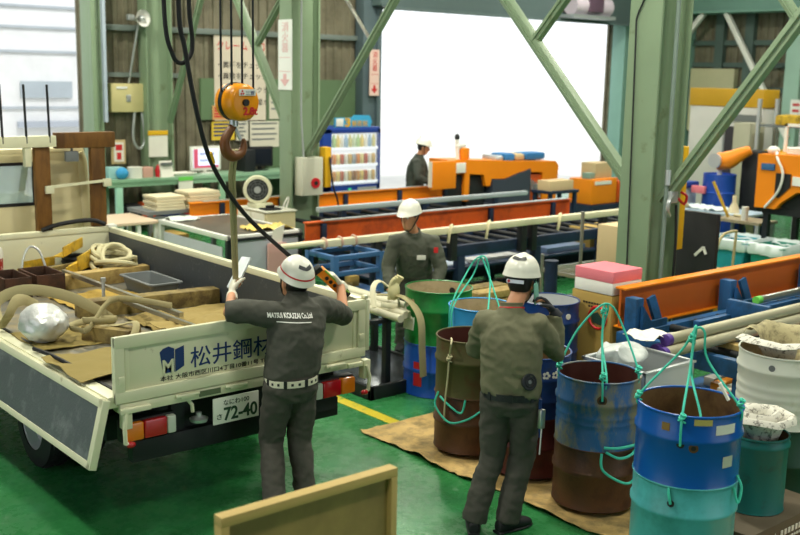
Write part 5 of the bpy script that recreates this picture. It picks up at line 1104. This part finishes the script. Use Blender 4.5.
# hoist: hook block, wire ropes, sling, control cable
hb = thing('hook_block', (3.315, 5.5, 2.4), 'orange hoist hook block with a white maker plate hanging above the truck', 'hoist block')
ax = V((.10, -1, 0)).normalized(); c = V((3.33, 5.5, 2.645))
G().lathe([(.001, -.10), (.085, -.098), (.108, -.07), (.112, -.03), (.112, .03), (.108, .075), (.095, .092), (.085, .096), (.001, .098)], c, 36, ax).build('casing', mat('hoist_orange', '#e8930f', .35), hb)
G().lathe([(.113, -.03), (.116, -.03), (.116, .0), (.113, .0)], c, 36, ax).build('sheave_gap', m_chassis, hb)
rx = V((1, .10, 0)).normalized()
o = c+ax*.107; g = G().prism([(-.055, .04), (.065, .04), (.065, .078), (-.055, .078)], c+ax*.098, rx, YZ, ax*.006); pl = g.build('maker_plate', m_white, hb)
g = G()
for q in ((-.042, .044), (-.026, .044), (-.034, .059)): g.prism([(q[0], q[1]), (q[0]+.008, q[1]+.0075), (q[0], q[1]+.015), (q[0]-.008, q[1]+.0075)], c+ax*.1045, rx, YZ, ax*.001)

g.build('diamond_mark', m_pred, pl)
text('三菱', c+ax*.105-rx*.012+V((0, 0, .047)), rx, YZ, .026, m_pblue, pl, 'lettering', .066, depth=.0005)
text('2.8t', c+ax*.101-rx*.025+V((0, 0, -.072)), rx, YZ, .062, m_pred, hb, 'capacity_lettering', .105, bold=.002)
G().cyl(c+ax*.095-rx*.01, c+ax*.115-rx*.01, .02, 16).build('axle_nut', m_chassis, hb)
G().cyl((3.31, 5.5, 2.54), (3.31, 5.5, 2.50), .028).build('swivel', m_galv, hb)
hk = [V((3.31, 5.5, 2.51))+rx*a*1.25+V((0, 0, b*1.15)) for a, b in ((0, 0), (-.03, -.04), (-.055, -.09), (-.04, -.145), (.0, -.165), (.045, -.145), (.06, -.10), (.055, -.075))]
G().tube(hk, [.022, .026, .03, .034, .034, .028, .018, .01], 12, sub=4).build('hook', mat('dark_hook', '#6a3f1c', .45), hb); G().bar(V((3.31, 5.5, 2.49))+rx*.01, V((3.31, 5.5, 2.49))+rx*.05+V((0, 0, -.07)), .012, .02).build('safety_latch', m_galv, hb)
for i, (dx, dy, l) in enumerate(((-.10, -.02, 'leftmost of the four wire ropes above the hook block'), (-.045, -.0, 'second from the left of the four wire ropes above the hook block'), (.055, .02, 'third from the left of the four wire ropes above the hook block'), (.115, .03, 'rightmost of the four wire ropes above the hook block'))):
    G().cyl(c+rx*dx+ax*(.03*(i % 2)-.015)+V((0, 0, .06)), c+rx*dx*1.0+ax*(.03*(i % 2)-.015)+V((0, 0, 4.9)), .007, 8).build('wire_rope', m_chassis, None, l, 'wire rope', 'wire ropes above the hook block')
ls = thing('lifting_sling', (3.52, 5.84, 1.45), 'khaki lifting sling hanging from the hook down to the gloved hand', 'sling')
for s in (-.012, .012): G().tube([(3.315+s, 5.5, 2.36), (3.33+s, 5.56, 2.2), (3.505+s*.8, 5.82, 1.56), (3.525+s*.5, 5.85, 1.45)], .013, 8).build('webbing', m_sling, ls)
G().bar((3.50, 5.86, 1.42), (3.66, 5.93, 1.60), .075, .02, bev=.006).build('loop_sleeve', mat('pale_sleeve', '#cfd6dc', .4), ls)
cb_ = thing('control_cable', (3.2, 5.5, 2.2), 'thick black control cable hanging from the hoist to the orange pendant control', 'cable')
G().tube([(2.955, 5.5, 4.2), (2.955, 5.5, 3.2), (2.99, 5.5, 2.95), (3.07, 5.5, 2.55), (3.20, 5.55, 2.25), (3.45, 5.62, 1.95), (3.80, 5.68, 1.66), (4.03, 5.73, 1.50), (4.10, 5.74, 1.475)], .014, 10, sub=6).build('cable', m_black, cb_)
G().tube([(2.87, 5.52, 4.0), (2.875, 5.52, 3.15), (2.92, 5.52, 2.92), (2.975, 5.52, 2.865), (3.035, 5.52, 2.91), (3.05, 5.52, 3.0), (3.03, 5.52, 3.25), (3.02, 5.52, 4.0)], .013, 10, sub=6).build('cable_loop', m_black, cb_)
G().tube([(3.16, 5.53, 2.345), (3.19, 5.545, 2.28)], .016, 10).build('yellow_tape', m_yellow, cb_)
# ---------------------------------------------------------------- people
def loft(g, rings, n=24, e=2.3):
    """rings: (centre, side axis, front axis, half width, half depth); superellipse sections, closed ends"""
    rs = []
    for c, x, y, rx, ry in rings:
        row = []
        for k in range(n):
            a = 2*PI*k/n; ca, sa = math.cos(a), math.sin(a)
            row.append(g.b.verts.new(c + x*(rx*math.copysign(abs(ca)**(2/e), ca)) + y*(ry*math.copysign(abs(sa)**(2/e), sa))))
        rs.append(row)
    for a, b in zip(rs, rs[1:]): g._mark([g.b.faces.new((a[k], a[(k+1) % n], b[(k+1) % n], b[k])) for k in range(n)])
    g._mark([g.b.faces.new(rs[0][::-1]), g.b.faces.new(rs[-1])]); return g

def hand(g, W, d, nrm, t, curl=.9, s=1., thumb=.7):
    """W wrist, d finger direction, nrm palm normal, t thumb side; curl in radians per joint"""
    d = d.normalized(); t = (t-d*t.dot(d)).normalized(); nrm = (nrm-d*nrm.dot(d)); nrm = (nrm-t*nrm.dot(t)).normalized()
    loft(g, [(W-d*.03, t, nrm, .027*s, .022*s), (W, t, nrm, .028*s, .02*s), (W+d*.035*s, t, nrm, .040*s, .017*s), (W+d*.075*s, t, nrm, .043*s, .015*s), (W+d*.098*s, t, nrm, .040*s, .011*s)], 16)
    for i, L in enumerate((.072, .080, .075, .060)):
        p = W+d*(.082*s)+t*((.031-.0205*i)*s); dr = (d+t*(.10-.07*i)).normalized(); pts = [p-dr*.02, p]; a = curl*.6
        for f in (.45, .32, .25):
            q = dr*math.cos(a)+nrm*math.sin(a); p = p+q*(L*f*s); pts.append(p); a += curl
        g.tube(pts, [.0105*s, .0105*s, .0098*s, .009*s, .0075*s], 9)
    p = W+d*.022*s+t*.026*s; pts = [p-t*.015, p]; q = (d*.6+t*.75+nrm*.35).normalized()
    p = p+q*.045*s; pts.append(p); q = (q*(1-thumb)+(d*.7+nrm*.7)*thumb).normalized(); p = p+q*.033*s; pts.append(p); p = p+(q+nrm*.3).normalized()*.024*s; pts.append(p)
    g.tube(pts, [.013*s, .0135*s, .012*s, .0105*s, .008*s], 9)

def human(name, label, O, r, f, J, jacket, trousers, glove, band=None, details=None, short=True, cuff=1., helmet_tilt=0., hem=.86):
    O, r, f = V(O), V(r).normalized(), V(f).normalized(); UZ = V((0, 0, 1))
    P = {k: O+r*v[0]+f*v[1]+UZ*v[2] for k, v in J.items() if isinstance(v, tuple)}; D = lambda v: (r*v[0]+f*v[1]+UZ*v[2]).normalized()
    root = thing(name, (P['pelvis'].x, P['pelvis'].y, 0), label, 'person')
    fc = D(J['face']); tf = D(J['torso_face']); hfc = D(J.get('hip_face', J['torso_face']))
    pel, sc, hd = P['pelvis'], (P['shL']+P['shR'])/2, P['head']
    sx = (P['shR']-P['shL']).normalized(); hx = hfc.cross(UZ).normalized(); up = (sc-pel).normalized()
    hw = (P['shR']-P['shL']).length/2
    def sec(t, w_, d_, grow=0., back=0.):
        c = pel.lerp(sc, t); x = hx.lerp(sx, min(1, max(0, t))).normalized(); y = x.cross(up)*-1; y = -y if y.dot(tf) < 0 else y
        return (c - y*back, x, y, w_+grow, d_+grow)
    hipL, hipR = pel-hx*.092-UZ*.03, pel+hx*.092-UZ*.03
    neck = sc+up*.055; hu = D(J.get('head_up', (0, 0, 1))); hr = fc.cross(hu).normalized(); hu = hr.cross(fc).normalized()
    # --- body: one continuous surface from head to feet
    g = G()
    loft(g, [sec(-.12, .13, .09), sec(0, .155, .105), sec(.25, .14, .1), sec(.5, .145, .105), sec(.75, .165, .115), sec(.95, hw*.95, .095), sec(1.06, hw*.62, .07), sec(1.14, .055, .055)])
    g.tube([sc+up*.02, neck, hd-hu*.06-fc*.015], [.062, .055, .052], 14)
    loft(g, [(hd-hu*.115+fc*.035, hr, fc, .03, .03), (hd-hu*.10+fc*.028, hr, fc, .048, .055), (hd-hu*.06+fc*.015, hr, fc, .062, .08), (hd-hu*.01+fc*.004, hr, fc, .070, .092), (hd+hu*.04, hr, fc, .074, .097), (hd+hu*.08-fc*.005, hr, fc, .066, .086), (hd+hu*.11-fc*.008, hr, fc, .035, .05)], 22, 2.1)
    g.tube([hd+hu*.02+fc*.09, hd-hu*.005+fc*.108, hd-hu*.025+fc*.112, hd-hu*.035+fc*.092], [.009, .011, .014, .010], 8)
    g.tube([hd-hu*.058-hr*.022+fc*.082, hd-hu*.057+fc*.093, hd-hu*.058+hr*.022+fc*.082], .008, 8); g.tube([hd-hu*.072-hr*.018+fc*.08, hd-hu*.073+fc*.089, hd-hu*.072+hr*.018+fc*.08], .008, 8)
    for s in (-1, 1): g.ell(hd+hr*(.074*s)-hu*.01-fc*.01, (.012, .022, .032), 10, 8, Matrix((hr, fc, hu)).transposed())
    for S in 'LR':
        g.tube([P['sh'+S], P['el'+S], P['wr'+S]], [.052, .043, .030], 12); hand(g, P['wr'+S], D(J['hd'+S]), D(J['pn'+S]), D(J['th'+S]), J.get('curl'+S, .8))
        h = hipL if S == 'L' else hipR; tn = D(J['toe'+S]); tn = V((tn.x, tn.y, 0)).normalized()
        g.tube([h, P['kn'+S], P['an'+S], ], [.078, .055, .040], 14); a = P['an'+S]; g.tube([a, V((a.x, a.y, .05))+tn*.05, V((a.x, a.y, .04))+tn*.14], [.040, .038, .028], 12)
    link_mesh(remesh(g, .0065, 3, 'body'), 'body', m_skin, root)
    for s in (-1, 1):
        e_ = G().ell(hd+hr*(.031*s)+hu*.012+fc*.089, .011, 10, 8).build('eye', mat('eye_white', '#e8e4dc', .2), root); G().ell(hd+hr*(.031*s)+hu*.011+fc*.098, .0052, 8, 6).build('iris', m_print, e_)
    g = G()
    for s in (-1, 1): g.tube([hd+hr*(.012*s)+hu*.032+fc*.094, hd+hr*(.03*s)+hu*.037+fc*.090, hd+hr*(.048*s)+hu*.03+fc*.078], [.004, .0055, .003], 6)
    g.build('eyebrows', m_hair, root)
    # hair below the helmet
    g = G(); loft(g, [(hd-hu*.055-fc*.03, hr, fc, .055, .052), (hd-hu*.02-fc*.022, hr, fc, .074, .076), (hd+hu*.03-fc*.014, hr, fc, .079, .09), (hd+hu*.07-fc*.01, hr, fc, .074, .088)], 20); link_mesh(remesh(g, .009, 3, 'hair'), 'hair', m_hair, root)
    # --- jacket
    g = G(); lo = (hem-pel.z)/max(.2, (sc.z-pel.z))
    loft(g, [sec(lo, .172, .130), sec(lo+.08, .184, .145), sec(.22, .184, .15, 0, .005), sec(.45, .186, .155, 0, .014), sec(.72, .19, .15, 0, .016), sec(.90, hw*1.02, .125, .0, .012), sec(1.0, hw*.86, .108, 0, .01), sec(1.07, hw*.60, .090, 0, .006), sec(1.14, .080, .078)], 28)
    g.tube([neck-up*.03, neck+up*.03], [.085, .072], 16)
    for S in 'LR':
        s_, e_, w_ = P['sh'+S], P['el'+S], P['wr'+S]; pts = [s_.lerp(sc, .35)-up*.035, s_-up*.022, s_.lerp(e_, .55), e_]; R_ = [.082, .084, .077, .068]
        if cuff > 0: pts += [e_.lerp(w_, .5*cuff), e_.lerp(w_, .92*cuff)]; R_ += [.060, .05]
        else: pts += [e_+(e_-s_).normalized()*.015]; R_ += [.066]
        g.tube(pts, R_, 16)
    jm = remesh(g, .010, 12, 'jacket', .007, 5.); jk = link_mesh(jm, 'jacket', jacket, root)
    # collar
    g = G().tube([neck-up*.02, neck+up*.02, neck+up*.045], [.080, .072, .068], 24, False); g.ring(neck+up*.045, .065, .006, 28, 8, up); g.build('collar', jacket, jk)
    # --- trousers
    g = G(); loft(g, [(pel-UZ*.13, hx, hfc, .13, .10), (pel-UZ*.06, hx, hfc, .175, .135), (pel+UZ*.02, hx, hfc, .172, .132), (pel+UZ*.09, hx, hfc, .158, .122)], 26)
    for S, h in (('L', hipL), ('R', hipR)):
        k, a = P['kn'+S], P['an'+S]; an = V((a.x, a.y, a.z)); g.tube([h+UZ*.02, h.lerp(k, .45), k, k.lerp(an, .5), an-UZ*.03], [.098, .092, .078, .072, .075], 18)
    link_mesh(remesh(g, .010, 4, 'trousers', .008, 5.), 'trousers', trousers, root)
    # --- shoes
    for S in 'LR':
        a = P['an'+S]; tn = D(J['toe'+S]); tn = V((tn.x, tn.y, 0)).normalized(); q = tn.cross(UZ); b = V((a.x, a.y, 0)); z0 = max(0, a.z-.10)
        g = G(); loft(g, [(b-tn*.075+UZ*(z0+.045), q, UZ, .030, .035), (b-tn*.05+UZ*(z0+.05), q, UZ, .040, .046), (b+tn*.03+UZ*(z0+.055), q, UZ, .044, .052), (b+tn*.10+UZ*(z0+.042), q, UZ, .050, .036), (b+tn*.165+UZ*(z0+.034), q, UZ, .046, .028), (b+tn*.20+UZ*(z0+.028), q, UZ, .026, .018)], 18)
        g.tube([b+UZ*(z0+.06), b+UZ*(z0+.13)], [.048, .05], 14); sh = link_mesh(remesh(g, .007, 3, 'shoe'), 'shoe', m_black, root)
        g = G(); loft(g, [(b-tn*.08+UZ*(z0+.011), q, UZ, .036, .011), (b+tn*.06+UZ*(z0+.011), q, UZ, .048, .011), (b+tn*.15+UZ*(z0+.011), q, UZ, .050, .011), (b+tn*.205+UZ*(z0+.011), q, UZ, .028, .010)], 16); g.build('sole', m_chassis, sh)
    # --- gloves
    for S in 'LR':
        if glove.get(S):
            g = G(); hand(g, P['wr'+S], D(J['hd'+S]), D(J['pn'+S]), D(J['th'+S]), J.get('curl'+S, .8), 1.12); dd = D(J['hd'+S]); g.tube([P['wr'+S]-dd*.045, P['wr'+S]+dd*.01], [.040, .034], 14)
            link_mesh(remesh(g, .0065, 2, 'glove'), 'glove', glove[S], root)
    # --- helmet
    q = Matrix.Rotation(helmet_tilt, 3, hr); HU, HF = q @ hu, q @ fc; c = hd+hu*.047-fc*.006
    def dome(u, v):
        a = 2*PI*u; ph = v*PI/2; k = math.cos(ph)**.82; rise = math.sin(ph)**1.0
        fl = .007*(1-v*8) if v < .125 else 0; br = .032*max(0, math.sin(a))**2*max(0, 1-v*6)
        return c + hr*(math.cos(a)*(.112*k+fl)) + HF*(math.sin(a)*(.135*k+fl+br)) + HU*(.135*rise-.012*max(0, math.sin(a))*max(0, 1-v*6)) + HU*(.008*math.exp(-(math.cos(a)*k/.18)**2)*v)
    hm = G().sheet(dome, 48, 20, .004).build('helmet', m_helm, root)
    g = G()
    for k in range(40):
        a0, a1 = 2*PI*k/40, 2*PI*(k+1)/40; g.bar(c+hr*(.104*math.cos(a0))+HF*(.124*math.sin(a0))+HU*.002, c+hr*(.104*math.cos(a1))+HF*(.124*math.sin(a1))+HU*.002, .006, .03, HU)
    g.build('headband', m_chassis, hm)
    if band:
        def bnd(u, v):
            a = 2*PI*u; ph = (.20+.05*v)*PI/2; k = math.cos(ph)**.82; return c + hr*(math.cos(a)*(.112*k+.0022)) + HF*(math.sin(a)*(.135*k+.0022)) + HU*(.135*math.sin(ph))
        G().sheet(bnd, 48, 2).build('stripe', band, hm)
    # dark mark high on the back of the helmet
    def mark(u, v):
        a = -PI/2+(u-.5)*1.3; ph = (.52+.14*v+.10*abs(u-.5))*PI/2; k = math.cos(ph)**.82; return c + hr*(math.cos(a)*(.112*k+.0025)) + HF*(math.sin(a)*(.135*k+.0025)) + HU*(.135*math.sin(ph)+.003)
    G().sheet(mark, 10, 4).build('helmet_mark', mat('mark_grey', '#3f4144', .5), hm)
    for s in (-1, 1): G().tube([c+hr*(.106*s)-hu*.01, hd+hr*(.080*s)-hu*.04+fc*.02, hd+hr*(.03*s)-hu*.12+fc*.045, hd-hu*.125+fc*.05], .006, 6, sub=3).build('chin_strap', m_chassis, hm)
    return dict(root=root, jacket=jk, jm=jm, P=P, sec=sec, pel=pel, sc=sc, hx=hx, hfc=hfc, up=up, tf=tf, hd=hd, hr=hr, hu=hu, fc=fc, neck=neck, D=D)

def wrap_text(h, s, c, x, y, size, width, m, name, depth=.002):
    """lettering laid on the back of the jacket"""
    jm = h['jm']; off = wloc(h['jacket']); bvh = BVHTree.FromPolygons([v.co+off for v in jm.vertices], [tuple(p.vertices) for p in jm.polygons])
    me = text_mesh(s, size, .0, 'CENTER', .0015); xs = [v.co.x for v in me.vertices]; k = width/(max(xs)-min(xs)); x, y = V(x).normalized(), V(y).normalized(); n = x.cross(y)
    bm = bmesh.new(); bm.from_mesh(me); bmesh.ops.subdivide_edges(bm, edges=[e for e in bm.edges if e.calc_length() > .02], cuts=2); bm.to_mesh(me); bm.free()
    for v in me.vertices:
        p = V(c)+x*(v.co.x*k)+y*v.co.y; ds = []
        for dx in (-.02, 0, .02):
            for dy in (-.02, 0, .02):
                hit = bvh.ray_cast(p+x*dx+y*dy+n*.5, -n)
                if hit[0]: ds.append((hit[0]-p).dot(n))
        v.co = p+n*(sum(ds)/len(ds)+.006) if ds else p
    return link_mesh(me, name, m, h['jacket'])

def belt(h, z, m1, m2, rx=.182, ry=.142):
    c = h['pel']+V((0, 0, z)); g = G(); n = 48; rs = []
    for k in range(n):
        a = 2*PI*k/n; rs.append(c+h['hx']*(rx*math.cos(a))+h['hfc']*(ry*math.sin(a)))
    for k in range(n): g.bar(rs[k], rs[(k+1) % n], .006, .042)
    b = g.build('belt', m1, h['root'])
    for k in range(0, n, 6):
        p, q = rs[k], rs[(k+1) % n]; o = (p-c).normalized()*.004; G().bar(p+o, q+o, .006, .050).build('belt_loop', m2, h['root'])
    for k in range(n):
        if k % 6 in (2, 4):
            p, q = rs[k], rs[(k+1) % n]; o = (p-c).normalized()*.0035; G().bar(p.lerp(q, .1)+o, p.lerp(q, .8)+o, .004, .016).build('belt_mark', m2, b)
    return b

m_wglove = mat('white_cotton_glove', '#d9d6c6', .9, bump=.1, bscale=150)
m_dglove = mat('dark_grey_glove', '#33353a', .8)
# man at the tailgate, back to us, pulling the sling with the left hand and holding the pendant in the right
W1, F1 = (1, 0, 0), (0, 1, 0)
h1 = human('person', 'person in charcoal short-sleeved workwear and red-striped white helmet, back turned, at the truck tailgate', (0, 0, 0), W1, F1, dict(
    pelvis=(3.635, 5.36, .90), shL=(3.53, 5.43, 1.345), shR=(3.91, 5.43, 1.335), head=(3.745, 5.49, 1.495), face=(.12, 1, .40), torso_face=(.0, 1, 0), head_up=(.0, -.42, 1),
    elL=(3.30, 5.57, 1.345), wrL=(3.46, 5.79, 1.395), hdL=(.35, .55, .45), pnL=(.8, -.2, -.3), thL=(.2, -.2, .9), curlL=1.0,
    elR=(4.19, 5.55, 1.20), wrR=(4.30, 5.735, 1.375), hdR=(-.55, .1, .7), pnR=(-.6, .45, -.5), thR=(-.2, .5, .5), curlR=1.0,
    knL=(3.55, 5.47, .47), anL=(3.45, 5.26, .10), knR=(3.74, 5.42, .47), anR=(3.71, 5.30, .10), toeL=(-.2, 1, 0), toeR=(.15, 1, 0)), m_jac1, m_trou, dict(L=m_wglove, R=m_wglove), m_pred, cuff=0, helmet_tilt=0, hem=.90)
wrap_text(h1, 'MATSUI KOUZAI Co.,Ltd', (3.60, 5.25, 1.315), (1, 0, -.08), YZ, .042, .28, m_pwhite, 'back_lettering'); wrap_text(h1, '━━━━━━━━━━━━━━', (3.615, 5.25, 1.280), (1, 0, -.08), YZ, .020, .21, m_pwhite, 'back_rule')
belt(h1, .005, mat('belt_white', '#dcd8c4', .6), m_chassis, .180, .147) 
# orange pendant control in the right hand
pc = thing('pendant_control', (4.18, 5.74, 1.4), 'orange pendant control with black buttons held in the right glove', 'pendant control')
a, b = V((4.12, 5.735, 1.495)), V((4.37, 5.77, 1.29)); dd = (b-a).normalized(); nn = V((-.35, -.85, -.3)); nn = (nn-dd*nn.dot(dd)).normalized(); ss = dd.cross(nn)
def obox(g, c, x, y, z, hx, hy, hz, bev=.004):
    R_ = Matrix((x, y, z)).transposed(); return g.box(V(c)-V((hx, hy, hz)), V(c)+V((hx, hy, hz)), bev, R_)
obox(G(), (a+b)/2, dd, ss, nn, .165, .034, .026, .01).build('casing', m_orange, pc); obox(G(), a, dd, ss, nn, .04, .024, .022, .008).build('cable_gland', m_chassis, pc); obox(G(), b-dd*.02, dd, ss, nn, .03, .036, .028, .008).build('end_grip', m_chassis, pc)
for k in range(5):
    q = a.lerp(b, .22+.15*k)+nn*.026; G().cyl(q, q+nn*.010, .013, 14).build('button', m_chassis, pc)
obox(G(), (a+b)/2-ss*.030+nn*.02, dd, ss, nn, .15, .006, .008, .002).build('green_edge', mat('lime_edge', '#86c04a', .5), pc)
# man on the phone by the drums
W2, F2 = (.701, -.713, 0), (.713, .701, 0)
h2 = human('person', 'person in olive jacket and white helmet phoning, back turned, beside the drums', (4.45, 4.38, 0), W2, F2, dict(
    pelvis=(.125, .0, .92), shL=(-.04, .10, 1.355), shR=(.265, .08, 1.35), head=(.165, .21, 1.565), face=(.30, .93, -.12), torso_face=(.1, 1, 0), head_up=(.05, .1, 1),
    elL=(-.10, .24, 1.12), wrL=(.02, .45, 1.05), hdL=(.4, .9, 0), pnL=(.9, -.3, 0), thL=(0, 0, 1), curlL=.8,
    elR=(.395, .18, 1.125), wrR=(.375, .20, 1.385), hdR=(-.62, .10, .70), pnR=(-.8, .1, -.4), thR=(-.1, -.6, .5), curlR=.7,
    knL=(.03, .05, .50), anL=(-.075, -.03, .10), knR=(.215, .06, .50), anR=(.13, .0, .10), toeL=(-.05, 1, 0), toeR=(.75, .65, 0)), m_jac2, m_trou, dict(L=m_dglove, R=m_dglove), None, cuff=1., helmet_tilt=.06, hem=.88)
ph = thing('phone', (4.7, 4.35, 1.5), 'mint green phone held at the ear of the man by the drums', 'phone')
P2 = h2['P']; hp = h2['hd']+h2['hr']*.096-h2['hu']*.05+h2['fc']*.02
dd = (h2['hu']*-.85+h2['fc']*.45).normalized(); nn = (h2['hr']); nn = (nn-dd*nn.dot(dd)).normalized(); ss = dd.cross(nn)
obox(G(), hp, dd, ss, nn, .075, .036, .005, .004).build('casing', mat('mint_phone', '#8fd0c0', .3), ph); obox(G(), hp-nn*.006, dd, ss, nn, .07, .033, .002, .001).build('screen', m_chassis, ph)
belt(h2, -.005, m_chassis, m_chassis, .18, .145)
rt = h2['root']; g = G().ring(h2['neck']+h2['up']*.02, .074, .007, 28, 6, h2['up']); g.build('lanyard', m_pred, h2['jacket'])
# fan disc low on the right of the jacket back
def on_back(h, a_, z_, dirv):
    jm = h['jm']; off = wloc(h['jacket']); bvh = BVHTree.FromPolygons([v.co+off for v in jm.vertices], [tuple(p.vertices) for p in jm.polygons]); hit = bvh.ray_cast(a_, dirv); return hit[0], hit[1]
o = V((4.45, 4.38, 0))+V(W2)*.225+V((0, 0, 1.02)); p, n = on_back(h2, o-V(F2)*.8, 0, V(F2))
if p: G().cyl(p-n*.01, p+n*.014, .048, 24).ring(p+n*.012, .046, .007, 28, 6, n).ring(p+n*.014, .028, .004, 24, 6, n).build('jacket_fan', m_chassis, h2['jacket']); G().cyl(p+n*.012, p+n*.018, .012, 14).build('fan_hub', m_grey, h2['jacket'])
# helmet adjuster strip with a red dot
c = h2['hd']; G().bar(c-h2['fc']*.118-h2['hr']*.06+h2['hu']*.012, c-h2['fc']*.118+h2['hr']*.05+h2['hu']*.012, .006, .022, h2['hu']).build('size_strip', m_galv, rt); G().cyl(c-h2['fc']*.119-h2['hr']*.045+h2['hu']*.012, c-h2['fc']*.126-h2['hr']*.045+h2['hu']*.012, .009, 12).build('red_dot', m_red, rt)
# keys and tools on the belt
kt = G(); q = h2['pel']+h2['hx']*.185-h2['hfc']*.05
kt.tube([q+V((0, 0, -.02)), q+V((0, 0, -.16)), q+V((.005, -.01, -.26))], .010, 8).build('tool_lanyard', m_pblue, rt); G().box(q+V((-.02, -.03, -.20)), q+V((.02, .0, -.08)), .006).build('key_bundle', m_steel, rt); G().cyl(q+V((.0, -.02, -.2)), q+V((-.02, -.03, -.36)), .005, 8).build('screwdriver', m_steel, rt)
# man in grey behind the green drum, looking down
W3, F3 = (.744, -.668, 0), (.668, .744, 0)
h3 = human('person', 'person in grey jacket and white helmet looking down behind the green drum', (6.95, 7.75, 0), W3, F3, dict(
    pelvis=(-.17, .16, .84), shL=(.0, -.0, 1.20), shR=(-.36, -.04, 1.20), head=(-.225, -.11, 1.425), face=(-.50, -.86, -.10), torso_face=(-.15, -1, 0), head_up=(-.05, -.10, 1),
    elL=(.10, -.02, .91), wrL=(.05, -.14, .68), hdL=(-.1, -.3, -.9), pnL=(-.9, 0, 0), thL=(0, -1, 0), curlL=.5, elR=(-.43, -.03, .91), wrR=(-.41, -.17, .69), hdR=(.1, -.3, -.9), pnR=(.9, 0, 0), thR=(0, -1, 0), curlR=.5,
    knL=(-.06, .10, .47), anL=(-.06, .17, .10), knR=(-.27, .10, .47), anR=(-.28, .17, .10), toeL=(.1, -1, 0), toeR=(-.2, -1, 0)), m_jac3, m_trou, {}, None, cuff=1., hem=.72)
def chest_patch(h, q, w_, h_, m, name, dirv):
    p, n = on_back(h, V(q)-V(dirv)*.6, 0, V(dirv))
    if p:
        n = (n*.4+(-V(dirv))*.6).normalized(); x = V((0, 0, 1)).cross(n).normalized(); y = n.cross(x); obox(G(), p+n*.006, x, y, n, w_, h_, .003, .001).build(name, m, h['jacket'])
o3 = V((6.95, 7.75, 0)); chest_patch(h3, o3+V(W3)*-.10+V((0, 0, 1.02)), .045, .025, m_paper, 'name_badge', V(F3)); chest_patch(h3, o3+V(W3)*.045+V((0, 0, 1.10)), .022, .028, m_pred, 'sleeve_patch', V(F3))
# man far back behind the conveyor
W4, F4 = (.754, -.657, 0), (.657, .754, 0)
h4 = human('person', 'person in dark jacket and white helmet standing left of the orange saw', (11.50, 13.27, 0), W4, F4, dict(
    pelvis=(-.02, .05, .90), shL=(.08, .20, 1.40), shR=(.0, -.16, 1.39), head=(.115, .0, 1.615), face=(.95, .1, -.2), torso_face=(1, -.1, 0), head_up=(.12, 0, 1),
    elL=(.16, .25, 1.14), wrL=(.36, .15, 1.05), hdL=(.9, 0, -.1), pnL=(0, 0, -1), thL=(0, -1, 0), curlL=.6, elR=(.04, -.24, 1.13), wrR=(.25, -.22, 1.05), hdR=(.9, 0, -.1), pnR=(0, 0, -1), thR=(0, 1, 0), curlR=.6,
    knL=(.02, .12, .48), anL=(-.02, .12, .10), knR=(.02, -.06, .48), anR=(-.02, -.06, .10), toeL=(1, 0, 0), toeR=(1, -.1, 0)), mat('dark_workwear', '#3f453f', .8), m_trou, {}, None, cuff=1., hem=.80)
